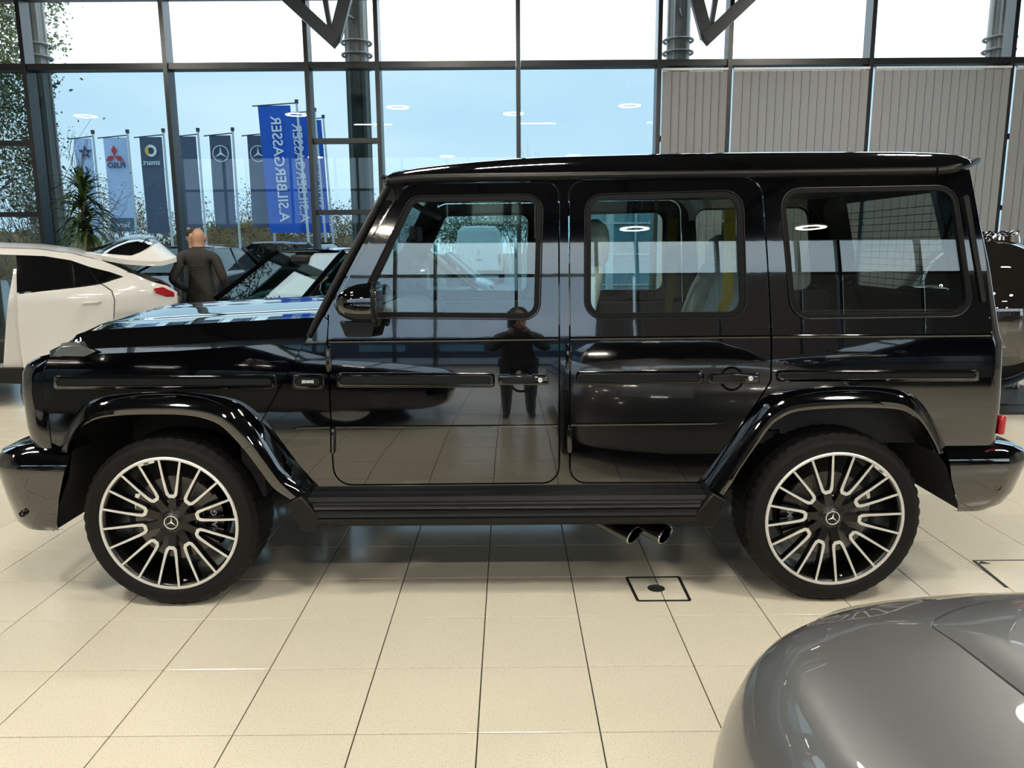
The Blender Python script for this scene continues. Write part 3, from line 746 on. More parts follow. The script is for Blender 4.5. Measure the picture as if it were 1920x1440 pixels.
# ---- bumpers
def usec(xe, z, rc, sgn, back, ys):
    out = [(back, ys, z)]; cx, cy = xe - sgn * rc, ys + rc
    for i in range(11):
        a = -PI / 2 + (PI / 2) * i / 10; out.append((cx + sgn * rc * math.cos(a), cy + rc * math.sin(a), z))
    out.append((xe + sgn * .03, YC, z))
    return out + [(x, 2 * YC - y, zz) for x, y, zz in out[-2::-1]]
# (z, outer X, flank Y, corner radius)
FB = [(.325, -2.16, 3.30, .16), (.345, -2.25, 3.235, .2), (.38, -2.272, 3.222, .2), (.5, -2.295, 3.212, .2), (.597, -2.312, 3.205, .2), (.632, -2.314, 3.20, .2), (.655, -2.305, 3.205, .2), (.69, -2.285, 3.222, .19), (.712, -2.24, 3.26, .17), (.722, -2.15, 3.34, .1)]
def fb_back(z): return interp([(.32, -1.995), (.36, -2.0), (.45, -1.985), (.6, -1.935), (.655, -1.91), (.73, -1.90)], z)
b = MB(); b.loft([usec(x, z, r, -1, fb_back(z), y) for z, x, y, r in FB], closed=False); fbm = b.obj('front_bumper', BLACKPAINT, G, ang=32)
RB = [(.385, 2.10, 3.30, .14), (.40, 2.17, 3.245, .15), (.434, 2.215, 3.225, .15), (.492, 2.245, 3.212, .15), (.56, 2.262, 3.205, .15), (.618, 2.272, 3.20, .14), (.65, 2.27, 3.205, .14), (.672, 2.258, 3.215, .13), (.69, 2.225, 3.245, .12), (.698, 2.15, 3.32, .08)]
def rb_back(z): return interp([(.38, 1.96), (.434, 1.945), (.55, 1.895), (.7, 1.862)], z)
b = MB(); b.loft([usec(x, z, r, 1, rb_back(z), y) for z, x, y, r in RB], closed=False); rbm = b.obj('rear_bumper', BLACKPAINT, G, ang=32)
for sgn, par, X, z in ((-1, fbm, -2.135, .43), (1, rbm, 2.10, .52)):
    for s_ in (-1, 1):
        yy = 3.212 if s_ < 0 else 2 * YC - 3.212
        MB().lathe([(.013, -.006), (.015, .004), (.006, .004), (.006, -.004), (0, -.004)], (X, yy + (.002 if s_ < 0 else -.002), z), 'Y', 20).obj('parking_sensor', GLOSSTRIM, par)
for s_ in (-1, 1):
    yy = SY(.8) + .085 if s_ < 0 else 2 * YC - SY(.8) - .085
    MB().box((2.134, yy - .03 * (1 if s_ < 0 else -1), .78), (.03, .085, .085)).obj('tail_lamp', REDLENS, G, bev=.01)

# ---- wheel-arch flares
FO = [(112, 848), (121, 822), (133, 794), (156, 763), (187, 746), (238, 738), (292, 735), (350, 736), (401, 742), (440, 754), (467, 771), (494, 798), (525, 841), (555, 884), (579, 921)]
FI = [(126, 849), (130, 836), (138, 821), (157, 798), (187, 784), (238, 778), (290, 777), (340, 778), (380, 784), (412, 797), (440, 823), (465, 852), (489, 884), (512, 914), (545, 937)]
RO = [(1326, 914), (1352, 878), (1378, 841), (1428, 767), (1456, 744), (1494, 731), (1572, 725), (1650, 726), (1697, 734), (1720, 750), (1740, 775), (1763, 818), (1773, 847)]
RI = [(1356, 928), (1372, 906), (1390, 876), (1440, 805), (1462, 785), (1496, 771), (1572, 765), (1650, 765), (1690, 769), (1712, 780), (1732, 800), (1751, 832), (1760, 852)]
def flare(b, O, I):
    O2 = catmull([(x, y, 0) for x, y in O], 4); I2 = catmull([(x, y, 0) for x, y in I], 4); rings = []
    for o, i in zip(O2, I2):
        po = S(o.x, o.y); q = at(i.x, i.y, 3.165); po2 = at(o.x * .72 + i.x * .28, o.y * .72 + i.y * .28, 3.185)
        po3 = at(o.x * .45 + i.x * .55, o.y * .45 + i.y * .55, 3.172); po4 = at(o.x * .3 + i.x * .7, o.y * .3 + i.y * .7, 3.160)
        rings.append([(po[0], SY(po[1]) + .004, po[1]), (po[0], SY(po[1]) - .012, po[1]), tuple(po2), tuple(po3), tuple(po4), tuple(at(o.x * .08 + i.x * .92, o.y * .08 + i.y * .92, 3.160)), tuple(q), (q.x, 3.20, q.z), (q.x, 3.34, q.z)])
    b.loft(rings, closed=False)
both('arch_flare', BLACKPAINT, G, lambda b: flare(b, FO, FI), ang=32)
both('arch_flare', BLACKPAINT, G, lambda b: flare(b, RO, RI), ang=32)
# wheel houses and underbody
def house(b, I, ends):
    I2 = [at(x, y, 3.2) for x, y in I]; I2 = [Vector(v) for v in ends[0]] + I2 + [Vector(v) for v in ends[1]]
    b.loft([[(p.x, Y, p.z + .012) for p in I2] for Y in (3.24, 3.80)], closed=False)
    b.add([(p.x, 3.80, p.z + .012) for p in I2], [tuple(range(len(I2)))])
both('wheel_house', UNDER, G, lambda b: house(b, FI, (((-2.03, 0, .325), (-2.0, 0, .42), (-1.93, 0, .58)), ((-.86, 0, .42),)))); both('wheel_house', UNDER, G, lambda b: house(b, RI, (((.83, 0, .42),), ((1.885, 0, .60), (1.93, 0, .48), (1.965, 0, .395)))))
MB().box((0, YC, .50), (1.72, 1.72, .20)).obj('floor_pan', UNDER, G)
MB().box((-.05, YC, .43), (4.1, .7, .2)).obj('chassis', UNDER, G)
for X in (-1.494, 1.397): MB().tube([(X, 3.35, .38), (X, 2 * YC - 3.35, .38)], .05, 10).obj('axle', UNDER, G)
MB().box((-1.15, YC, .8), (.1, 1.66, .66)).obj('firewall', UNDER, G)
# ---- running board with ribs and end caps
def board(b):
    X0, X1 = -.885, .835
    prof = [(3.27, .545), (3.235, .548), (3.20, .540), (3.192, .515), (3.20, .508), (3.195, .495), (3.185, .488), (3.178, .476), (3.186, .470), (3.176, .462), (3.166, .452), (3.162, .436), (3.168, .428), (3.160, .420), (3.162, .402), (3.172, .392), (3.172, .384), (3.19, .372), (3.30, .372)]
    b.loft([[(X, y, .372 + (z - .372) * .76) for y, z in prof] for X in (X0, X1)], closed=True, caps=True)
both('running_board', DARKTRIM, G, board, ang=25)
def cap_(b, sgn, X):
    b.loft([[(X + sgn * dx, Y, z) for dx, z in ((.01, .520), (.075, .485), (.02, .365), (-.05, .36), (-.065, .42), (-.02, .48))] for Y in (3.158, 3.33)], caps=True)
both('board_end', DARKTRIM, G, lambda b: cap_(b, -1, -.895), bev=.008); both('board_end', DARKTRIM, G, lambda b: cap_(b, 1, .845), bev=.008)
# ---- twin exhaust tips in front of the rear wheel, both sides
for X in (1187, 1245):
    def ex(b, X=X):
        d = Vector((.74, -.62, -.20)).normalized(); p1 = at(X, 1002, 3.24); p0 = p1 - d * .24
        u = Vector((0, 0, 1)); w = d.cross(u).normalized(); u = w.cross(d)
        R = []
        for p, s_ in ((p0, .95), (p1, 1), (p1 + d * .008, .97), (p1 + d * .008, .86), (p1, .82), (p0 + d * .03, .8)):
            R.append([p + w * (.062 * s_ * math.cos(2 * PI * i / 28)) + u * (.040 * s_ * math.sin(2 * PI * i / 28)) for i in range(28)])
        b.loft(R)
    both('exhaust_rim', CHROME, G, lambda b, X=X: b.tube([at(X, 1002, 3.24) + (lambda d: (lambda w: w * .058 * math.cos(a) + w.cross(d) * .037 * math.sin(a) + d * .006)(d.cross(Vector((0, 0, 1))).normalized()))(Vector((.74, -.62, -.20)).normalized()) for a in [2 * PI * k / 28 for k in range(29)]], .004, 6, caps=False))
    both('exhaust_tip', pm('black_chrome', (.10, .10, .10), .10, 1.0, var=.05), G, ex, ang=50)
both('exhaust_pipe', UNDER, G, lambda b: b.tube([(.1, 3.8, .36), (.3, 3.7, .36), (.42, 3.52, .33)], .045, 10))

# ---- mirrors
def mir_(b):
    # cap: rounded shell narrowing forwards (to the left), from the glass edge
    R = []
    for x, yt, yb, d0, d1 in ((704, 533, 607, 0, .19), (690, 532, 607, -.004, .19), (665, 534, 606, -.006, .185), (645, 540, 600, .0, .175), (631, 551, 592, .02, .15), (623, 563, 580, .05, .11)):
        ring = []; pt, pb = at(x, yt, 3.10), at(x, yb, 3.10); zc, hz = (pt.z + pb.z) / 2, (pt.z - pb.z) / 2; yc, hy = 3.08 + (d0 + d1) / 2, (d1 - d0) / 2
        for i in range(20):
            a = 2 * PI * i / 20; c, q_ = math.cos(a), math.sin(a); e = .62
            ring.append((pt.x, yc + hy * math.copysign(abs(c) ** e, c), zc + hz * math.copysign(abs(q_) ** e, q_)))
        R.append(ring)
    b.loft(R, caps=True)
for sd in (0, 1):
    b = MB(); mir_(b)
    for i, f in enumerate(b.f):
        zc = sum(b.v[k][2] for k in f) / len(f); b.m[i] = 0 if zc > 1.30 else 1
    if sd: b.mirror(YC)
    mo = b.obj('mirror', [BLACKPAINT, DARKTRIM], G, ang=45)
    b = MB(); b.loft([[at(x, y, Y) for x, y in ((706, 600), (636, 602), (648, 632), (698, 632))] for Y in (3.14, 3.26)], caps=True)
    if sd: b.mirror(YC)
    b.obj('mirror_foot', DARKTRIM, mo, bev=.008)
    b = MB(); R = []
    for Y, s_ in ((3.09, .9), (3.255, .9)): R.append([(at(705, 570, 3.12).x + .004, 3.17 + .075 * s_ * c, 1.325 + .068 * s_ * q_) for c, q_ in ()])
    b = MB().box((at(705, 570, 3.12).x + .002, 3.17, at(705, 570, 3.12).z), (.006, .145, .118))
    if sd: b.mirror(YC)
    b.obj('mirror_glass', CHROME, mo, bev=.005)
    b = MB(); ring = [at(706 + 5 * 0, 570, 3.17) + Vector((0, .088 * math.copysign(abs(math.cos(a)) ** .6, math.cos(a)), .083 * math.copysign(abs(math.sin(a)) ** .6, math.sin(a)))) for a in [2 * PI * i / 32 for i in range(33)]]
    b.tube(ring, .010, 8, caps=False)
    if sd: b.mirror(YC)
    b.obj('mirror_rim', DARKTRIM, mo)
# ---- wheels
def wheel_meshes():
    W = {}
    R, RR = .386, .302
    prof = [(RR - .004, .02), (RR + .004, .012), (RR + .016, .006), (RR + .04, .0), (RR + .058, .006), (R - .014, .022), (R - .004, .036), (R, .062), (R, .148), (R, .235), (R - .004, .262), (R - .014, .278), (RR + .05, .295), (RR + .01, .285), (RR - .004, .27)]
    n = 144
    def mod(r, i, k):
        if 5 <= i <= 7: return r - (.006 if k % 3 == 0 else 0)
        if 8 <= i <= 10: return r - (.006 if (k + 1) % 3 == 0 else 0)
        return r
    W['tyre'] = MB().lathe(prof, n=n, mod=mod).mesh('tyre', RUBBER, ang=24)
    b = MB()
    for h in (.085, .125, .172, .21): b.lathe([(R + .0005, h - .004), (R + .0005, h + .004)], n=72)
    W['tread_groove'] = b.mesh('tread_groove', UNDER)
    W['rim_barrel'] = MB().lathe([(RR, .016), (RR - .014, .018), (RR - .022, .03), (RR - .03, .07), (.262, .11), (.262, .25), (.285, .28)], n=72).mesh('rim_barrel', WHEELBLACK, ang=50)
    W['rim_lip'] = MB().lathe([(RR + .001, .018), (RR, .010), (RR - .004, .007), (RR - .012, .008), (RR - .014, .014)], n=96).mesh('rim_lip', SILVER, ang=40)
    # a pair of spokes joined in a U, machined face over a black body
    cl = [(.294, -.0465), (.20, -.0315), (.146, -.0225), (.127, -.0175), (.119, -.010), (.119, .010), (.127, .0175), (.146, .0225), (.20, .0315), (.294, .0465)]
    wd_ = [.0044, .0050, .0060, .0070, .0078, .0078, .0070, .0060, .0050, .0044]
    def strip(y0, y1, ex, mat, nm):
        b = MB(); rings = []
        for i, (u, w) in enumerate(cl):
            a = cl[max(0, i - 1)]; c = cl[min(len(cl) - 1, i + 1)]; t = Vector((c[0] - a[0], c[1] - a[1])).normalized(); nn = Vector((-t.y, t.x)) * (wd_[i] + ex)
            dish = .012 + .026 * (1 - (u - .119) / .175) ** 1.3 if u < .294 else .012
            p, q = Vector((u, w)) + nn, Vector((u, w)) - nn
            rings.append([(p.x, dish + y0, p.y), (q.x, dish + y0, q.y), (q.x, dish + y1, q.y), (p.x, dish + y1, p.y)])
        return b.loft(rings, closed=True, caps=True)
    W['spoke_face'] = strip(-.002, .002, 0, SILVER, '').mesh('spoke_face', SILVER, ang=30)
    b = strip(.001, .036, .0012, WHEELBLACK, '')
    b.loft([[(.04, y, w) for w, y in ((-.019, .052), (.019, .052), (.019, .085), (-.019, .085))], [(.085, y, w) for w, y in ((-.016, .045), (.016, .045), (.016, .08), (-.016, .08))], [(.128, y, w) for w, y in ((-.018, .040), (.018, .040), (.018, .075), (-.018, .075))]], caps=True)
    W['spoke'] = b.mesh('spoke', WHEELBLACK, ang=35)
    W['hub'] = MB().lathe([(0, .036), (.03, .036), (.036, .044), (.05, .05), (.072, .056), (.078, .07), (.078, .12)], n=40).mesh('hub', WHEELBLACK, ang=40)
    b = MB()
    W['cap_ring'] = MB().lathe([(.031, .036), (.031, .031), (.0275, .031), (.0275, .036)], n=40, closed=True).mesh('cap_ring', SILVER)
    W['cap_star'] = star_mb(.0285, Matrix.Translation((0, .034, 0)) @ Matrix.Rotation(.12, 4, 'Y'), .003, ring=False).mesh('cap_star', SILVER, smooth=False)
    W['lug_bolt'] = MB().lathe([(0, .044), (.008, .044), (.0095, .05), (.0095, .065)], n=10).mesh('lug_bolt', UNDER)
    d = MB().lathe([(.19, .105), (.085, .105), (.085, .13), (.19, .13)], n=64, closed=True)
    W['brake_disc'] = d.mesh('brake_disc', STEEL)
    b = MB(); ring = []
    for k in range(9):
        a = math.radians(-32 + 8 * k); c, s_ = math.cos(a), math.sin(a)
        ring.append([(r * c, y, r * s_) for r, y in ((.13, .082), (.215, .082), (.225, .10), (.225, .16), (.12, .16), (.12, .10))])
    W['caliper'] = b.loft(ring, caps=True).mesh('caliper', GLOSSTRIM, ang=40)
    W['name_plate'] = MB().box((0, .0105, .2835), (.072, .003, .010)).mesh('name_plate', SILVER)
    W['valve'] = MB().tube([(0, .03, -.27), (0, .012, -.262)], .004, 8).mesh('valve', SILVER)
    return W
WM = wheel_meshes()
AMGT = text_mesh('wheel_lettering', 'AMG', .011, .0006, .0003); AMGT.materials.clear(); AMGT.materials.append(UNDER)
CALT = text_mesh('caliper_lettering', 'AMG', .036, .0006, .001); CALT.materials.clear(); CALT.materials.append(SILVER)
for X, far, ph, cs in ((-1.4945, 0, -13, 0), (1.398, 0, 4, PI), (-1.4945, 1, 30, 0), (1.398, 1, 9, PI)):
    M = Matrix.Translation((X, 3.185 if not far else 2 * YC - 3.185, .3835)) @ (rotz(PI) if far else Matrix.Identity(4))
    w = link('wheel', WM['rim_barrel'], G, M)
    for k in ('tyre', 'tread_groove', 'rim_lip', 'hub', 'cap_ring', 'cap_star', 'brake_disc'):
        link(k, WM[k], w, M)
    link('caliper', WM['caliper'], w, M @ Matrix.Rotation(cs if not far else PI - cs, 4, 'Y'))
    link('caliper_lettering', CALT, w, M @ Matrix.Translation((.172 * (1 if cs == 0 else -1), .08, .0)) @ Matrix.Rotation(PI / 2 if cs else -PI / 2, 4, 'Y') @ Matrix.Rotation(PI / 2, 4, 'X'))
    for k in range(10):
        Q = M @ Matrix.Rotation(math.radians(ph + 36 * k), 4, 'Y')
        link('spoke', WM['spoke'], w, Q); link('spoke_face', WM['spoke_face'], w, Q)
    for k in range(5):
        a = math.radians(18 + 72 * k + ph); link('lug_bolt', WM['lug_bolt'], w, M @ Matrix.Translation((.056 * math.cos(a), .004, .056 * math.sin(a))))
    pa = {0: math.radians(-6)}.get(cs, math.radians(38 - 6)) if not far else 0
    Q = M @ Matrix.Rotation(math.radians(-15 if X < 0 else 40), 4, 'Y')
    link('name_plate', WM['name_plate'], w, Q); link('wheel_lettering', AMGT, w, Q @ Matrix.Translation((0, .0085, .2835)) @ Matrix.Rotation(PI / 2, 4, 'X'))
    link('valve', WM['valve'], w, M @ Matrix.Rotation(math.radians(-10), 4, 'Y'))

# ---- cabin
def seat(X, Y, hz, nm='front_seat', w=.5):
    b = MB(); R = []
    for z, x, t, ww in ((.78, X + .0, .20, .46), (.95, X + .03, .18, .50), (1.15, X + .09, .16, .52), (1.32, X + .14, .14, .50), (1.44, X + .18, .11, .40), (1.47, X + .19, .07, .30)):
        ww *= w / .5
        R.append([(x + t / 2 * math.cos(a) * (1 if math.cos(a) > 0 else 1), Y + ww / 2 * math.copysign(abs(math.sin(a)) ** .5, math.sin(a)), z) for a in [2 * PI * i / 16 for i in range(16)]])
    s_ = b.loft(R, caps=True).obj(nm, LEATHER, G, ang=60)
    b = MB(); R = []
    for x, t, ww in ((X - .45, .10, .40), (X - .40, .16, .5), (X - .2, .17, .52), (X + .05, .16, .5)):
        R.append([(x, Y + ww * w / 1.0 * math.copysign(abs(math.cos(a)) ** .5, math.cos(a)), .80 + t / 2 * math.copysign(abs(math.sin(a)) ** .6, math.sin(a))) for a in [2 * PI * i / 16 for i in range(16)]])
    b.loft(R, caps=True).obj('cushion', LEATHER, s_, ang=60)
    b = MB(); R = []
    for k in range(9):
        t = -1 + k / 4; q_ = max(.05, (1 - abs(t) ** 3)) ** .5
        R.append([(X + .20 + .065 * q_ * math.cos(a), Y + .145 * q_ * math.copysign(abs(math.sin(a)) ** .6, math.sin(a)), hz + .12 * t) for a in [2 * PI * i / 14 for i in range(14)]])
    b.loft(R, caps=True).obj('headrest', LEATHER, s_, ang=60)
    for d in (-.06, .06): MB().tube([(X + .19, Y + d, 1.42), (X + .2, Y + d, hz)], .007, 6).obj('headrest_post', CHROME, s_)
    return s_
for Y in (3.74, 2 * YC - 3.74):
    st = seat(.20, Y, 1.565)
for Y in (3.68, 2 * YC - 3.68, YC): seat(1.02, Y, 1.50, 'rear_seat', .44)
MB().box((.9, YC, .72), (.5, 1.3, .12)).obj('rear_bench', DARKINT, G, bev=.03)
for Y, s_ in ((3.52, 1), (2 * YC - 3.52, -1)):
    MB().loft([[(.98 + dx, Y + dy, z) for dx, dy in ((-.025, 0), (.025, 0), (.025, .004), (-.025, .004))] for z in (1.72, 1.32)] + [[(.90 + dx, Y + .2 * s_ + dy, .95) for dx, dy in ((-.025, 0), (.025, 0), (.025, .004), (-.025, .004))]], caps=True).obj('seat_belt', YELLOW, G)
b = MB(); R = []
for x, z0, z1 in ((-.74, 1.0, 1.24), (-.66, .9, 1.265), (-.55, .85, 1.26), (-.47, .85, 1.20), (-.45, .85, 1.05)):
    R.append([(x, 3.36, z0), (x, 3.36, z1), (x, 2 * YC - 3.36, z1), (x, 2 * YC - 3.36, z0)])
b.loft(R, closed=True, caps=True); b.obj('dashboard', DARKINT, G, bev=.02)
sw = Matrix.Translation((-.28, 3.74, 1.13)) @ Matrix.Rotation(math.radians(-22), 4, 'Y')
b = MB(); b.tube([sw @ Vector((0, .185 * math.cos(a), .185 * math.sin(a))) for a in [2 * PI * i / 36 for i in range(37)]], .016, 8, caps=False)
st = b.obj('steering_wheel', DARKINT, G)
b = MB()
for a in (PI, 0, -PI / 2): b.bar(sw @ Vector((0, 0, 0)), sw @ Vector((0, .18 * math.cos(a), .18 * math.sin(a))), .05, .02, (1, 0, 0))
b.obj('wheel_spokes', CHROME, st); MB().lathe([(0, .03), (.05, .03), (.065, 0), (0, 0)], (0, 0, 0), 'X', 24).xf(sw).obj('airbag_cover', DARKINT, st)
MB().tube([(-.46, 3.74, 1.02), tuple(sw.translation)], .03, 10).obj('steering_column', DARKINT, st)
MB().box((-.50, YC, 1.63), (.04, .26, .075)).obj('rear_view_mirror', DARKINT, G, bev=.01)
MB().box((-.42, 3.75, 1.74), (.17, .34, .025), Matrix.Rotation(.5, 3, 'Y')).obj('sun_visor', DARKINT, G, bev=.008)
MB().box((.0, YC, .86), (1.0, .26, .28)).obj('centre_console', DARKINT, G, bev=.03)
for s_ in (0, 1):
    for c_, d_ in (((-.2, 3.36, .98), (1.1, .05, .48)), ((.8, 3.36, .98), (.8, .05, .45))):
        b = MB().box(c_, d_)
        if s_: b.mirror(YC)
        b.obj('inner_door_trim', DARKINT, G)
    b = MB().box((1.6, 3.40, 1.0), (.8, .05, .55))
    if s_: b.mirror(YC)
    b.obj('load_side_trim', DARKINT, G)
MB().box((1.55, YC, .70), (.95, 1.45, .06)).obj('load_floor', DARKINT, G)
# ================================================================== OTHER CARS
WHITEPAINT = pm('white_paint', (.74, .73, .70), .3, 0, .8, 1.5, .03, var=.02, vscale=3)
def gen_car(name, label, paint, loc, ang, L=4.6, W=1.85, H=1.5, group=None, glass_m=None, fast=0.0, cowl=.97, boot=1.0, seats=False, cat='car', detail=True):
    """a whole car in its own frame (+x forward), body lofted through stations"""
    t = thing(name, label, cat, loc, group); M = Matrix.Translation(loc) @ rotz(ang); w = W / 2; gm = glass_m or BLACKGLASS
    st = [(0, .60, .34, .58), (.015, .70, .24, .76), (.05, .775, .19, .88), (.13, .845, .18, .95), (.27, cowl - .03, .18, .97), (.42, cowl + .01, .18, .985), (.6, cowl + .03, .18, .99), (.8, boot, .19, .97), (.93, boot - .01, .2, .92), (.985, boot - .09, .25, .84), (1, boot - .22, .36, .7)]
    R = []
    for f, zs, zl, ww in st:
        x = L / 2 - f * L; k = w * ww
        half = [(0, zl), (k * .82, zl), (k * .97, zl + .09), (k, zl * .5 + zs * .5), (k * .985, zs - .13), (k * .93, zs - .03), (k * .80, zs), (k * .45, zs + .018), (0, zs + .025)]
        R.append([(x, y, z) for y, z in half] + [(x, -y, z) for y, z in half[-2:0:-1]])
    MB().loft(R, caps=True).xf(M).obj('body', paint, t, sub=2, ang=80)
    xc, xt, xr, xb = L / 2 - .27 * L - .05, L / 2 - .27 * L - .78, L / 2 - .74 * L - fast, L / 2 - .9 * L - fast * .3
    zb = cowl + .0; bw, tw = w * .80, w * .62
    A, B_, C_, D_ = (xc, bw, zb), (xt, tw, H - .05), (xr, tw, H - .07), (xb, bw, boot - .01)
    def mi(p): return (p[0], -p[1], p[2])
    def ent(poly, nm, m, vec): MB().prism(poly, vec).xf(M).obj(nm, m, t)
    ent([A, B_, mi(B_), mi(A)], 'windscreen', gm, (.012, 0, .006)); ent([C_, D_, mi(D_), mi(C_)], 'rear_screen', gm, (-.01, 0, .006))
    xm = (xt + xr) / 2 - .1; Bm = (xm, tw * 1.01, H - .05); Am = (xm + .03, bw * 1.015, zb + .01)
    for s_ in (1, -1):
        q = (lambda p: p) if s_ > 0 else mi
        ent([q((xc - .12, bw, zb)), q((xt - .04, tw, H - .07)), q((xm + .04, tw, H - .07)), q((xm + .06, bw * 1.01, zb))], 'side_window', gm, (0, .008 * s_, 0))
        ent([q((xm - .02, bw * 1.01, zb)), q((xm, tw, H - .07)), q((xr + .02, tw, H - .085)), q((xb + .35, bw, boot))], 'side_window', gm, (0, .008 * s_, 0))
        MB().tube([M @ Vector(q((xc + .03, bw, zb - .01))), M @ Vector(q((xt, tw, H - .05)))], .032, 8).obj('a_pillar', paint, t)
        MB().tube([M @ Vector(q((xm + .02, bw, zb - .01))), M @ Vector(q((xm + .01, tw, H - .06)))], .03, 6).obj('b_pillar', GLOSSTRIM, t)
        MB().tube([M @ Vector(q((xb - .02, bw, boot - .02))), M @ Vector(q((xr, tw, H - .07)))], .045, 8).obj('c_pillar', paint, t)
        # lamps, mirror
        MB().ball(M @ Vector((L / 2 - .16, s_ * w * .66, .66)), (.12, .12, .06), 12, 8).obj('headlamp', CLEARLENS, t)
        MB().ball(M @ Vector((-L / 2 + .10, s_ * w * .66, boot - .16)), (.10, .10, .05), 12, 8).obj('tail_lamp', REDLENS, t)
        MB().ball(M @ Vector((xc - .22, s_ * (w + .03), zb - .01)), (.09, .10, .06), 12, 8).obj('side_mirror', paint, t)
        for x in (L / 2 - .19 * L, -L / 2 + .2 * L):
            P = M @ Matrix.Translation((x, s_ * (w * .985 - .20), .335)) @ (rotz(PI) if s_ > 0 else Matrix.Identity(4))
            wh = MB().lathe([(.0, -.02), (.06, -.02), (.20, .0), (.235, -.014), (.245, -.01), (.25, 0)], n=28).xf(P @ Matrix.Translation((0, -.2, 0)) if False else P).obj('wheel', SILVER, t, ang=40)
            MB().lathe([(.245, -.01), (.26, -.02), (.31, -.018), (.335, .01), (.335, .19), (.25, .2)], n=36).xf(P).obj('tyre', RUBBER, wh, ang=30)
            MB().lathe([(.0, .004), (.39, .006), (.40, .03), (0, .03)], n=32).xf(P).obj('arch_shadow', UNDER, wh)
    R = []
    for f in range(7):
        u = f / 6; x = xt + .02 + (xr - xt - .04) * u; zr = H - .05 - .02 * u + .03 * math.sin(PI * min(1, u * 1.2 + .1))
        R.append([(x, tw * v * 1.03, zr + .03 * (1 - v * v) - (.03 if abs(v) == 1 else 0)) for v in (-1, -.92, -.6, 0, .6, .92, 1)])
    MB().loft(R, closed=False).xf(M).obj('roof', paint, t, ang=60)
    if detail:
        g = MB().box((L / 2 - .02, 0, .55), (.05, W * .5, .2)).xf(M).obj('grille', GLOSSTRIM, t, bev=.02)
        star_mb(.09, M @ Matrix.Translation((L / 2 + .02, 0, .56)) @ rotz(PI / 2), .012).obj('grille_star', CHROME, g)
    if seats:
        for s_ in (-.38, .38):
            MB().ball(M @ Vector((xt - .25, s_, H - .42)), (.06, .13, .14), 12, 8).obj('headrest', DARKINT, t)
            MB().box(M @ Vector((xt - .2, s_, .75)), (.16, .44, .7), M.to_3x3()).obj('seat', DARKINT, t, bev=.05)
        b = MB().box(M @ Vector((xc - .32, 0, zb - .06)), (.5, W * .74, .1), M.to_3x3()).obj('dashboard', DARKINT, t, bev=.03)
        MB().box(M @ Vector((xt + .1, 0, H - .12)), (.16, .24, .08), M.to_3x3()).obj('camera_housing', DARKINT, t, bev=.02)
    return t, M
# black car behind the bonnet
hd = math.atan2(-.80, -.60)
ws_c = Vector((-2.72, 8.28, 0)); fw = Vector((math.cos(hd), math.sin(hd), 0)); BL = 4.5
bc = ws_c - fw * (BL / 2 - .27 * BL - .05)
blackcar, BM_ = gen_car('saloon', 'black car with a price sheet behind its windscreen, beyond the off-roader bonnet', BLACKPAINT, (bc.x, bc.y, 0), hd, BL, 1.84, 1.56, glass_m=glass('screen_glass', (.55, .66, .64), 1.7), cowl=1.0, boot=1.05, seats=True)
ps = thing('price_sheet', 'yellowish price sheet lying behind the black car windscreen', 'paper', BM_ @ Vector((BL / 2 - .27 * BL - .42, .42, 1.0)))
MB().prism([BM_ @ Vector(v) for v in ((BL / 2 - .27 * BL - .22, .10, 1.075), (BL / 2 - .27 * BL - .22, .62, 1.075), (BL / 2 - .27 * BL - .52, .62, 1.25), (BL / 2 - .27 * BL - .52, .10, 1.25))], (0, 0, .004)).obj('sheet', pm('paper_cream', (.78, .76, .55), .7, var=.06, vscale=20), ps)

# ---- white coupe SUV with open tailgate, left
WY = 7.75; WSL = .48; WTH = math.atan(WSL); WPX = -4.7; WYC = WY + .95
def wyf(X, z): return WY + WSL * (X - WPX) + (max(0, z - 1.08) * .28 + max(0, .9 - z) * .05 + max(0, X + 3.85) ** 2 * 1.5) / math.cos(WTH)
def wp(x, y):
    Y = WY
    for _ in range(9): p = at(x, y, Y); Y = wyf(p.x, p.z)
    return (p.x, p.z)
def wp3(x, y, dy=0.0):
    X, z = wp(x, y); return Vector((X, wyf(X, z) + dy, z))
WROT = Matrix.Translation((WPX, WY, 0)) @ rotz(WTH) @ Matrix.Translation((-WPX, -WY, 0))
WN = Vector((-math.sin(WTH), math.cos(WTH), 0)); WMID = WROT @ Vector((WPX, WYC, 0))
def wfar(v): v = Vector(v); return v + WN * (2 * (WMID - v).dot(WN))
wc = thing('coupe_suv', 'white coupe SUV with open front door and raised tailgate, left of the off-roader', 'car', WROT @ Vector((-5.2, WYC, 0)))
def wobj(b, name, mat, par, far=False, **k):
    if far: b.v = [tuple(wfar(v)) for v in b.v]; b.f = [f[::-1] for f in b.f]
    return b.obj(name, mat, par, **k)
def wflank(name, px, mat, par, off=0, th=.02, **k):
    r = []
    for sd in (0, 1):
        o = flank(name, [wp(*p) for p in px], [], mat, par, off=off, th=th, step=.05, yf=wyf, world=True)
        if sd:
            me = o.data
            for v in me.vertices: v.co = wfar(v.co)
            me.flip_normals()
        r.append(o)
    return r
wdoors = wflank('rear_door', [(32, 552), (90, 545), (147, 539), (189, 533), (208, 546), (213, 562), (212, 660), (206, 692), (44, 690), (38, 652)], WHITEPAINT, wc)
wflank('quarter_panel', [(192, 532), (232, 519), (236, 510), (250, 514), (283, 528), (312, 536), (330, 548), (334, 590), (330, 700), (210, 700), (214, 660), (216, 562), (211, 545)], WHITEPAINT, wc)
wflank('side_glass', [(30, 549), (90, 543), (147, 536), (190, 530), (232, 517), (207, 509), (167, 499), (133, 487), (83, 479), (29, 477)], BLACKGLASS, wc, off=.012)
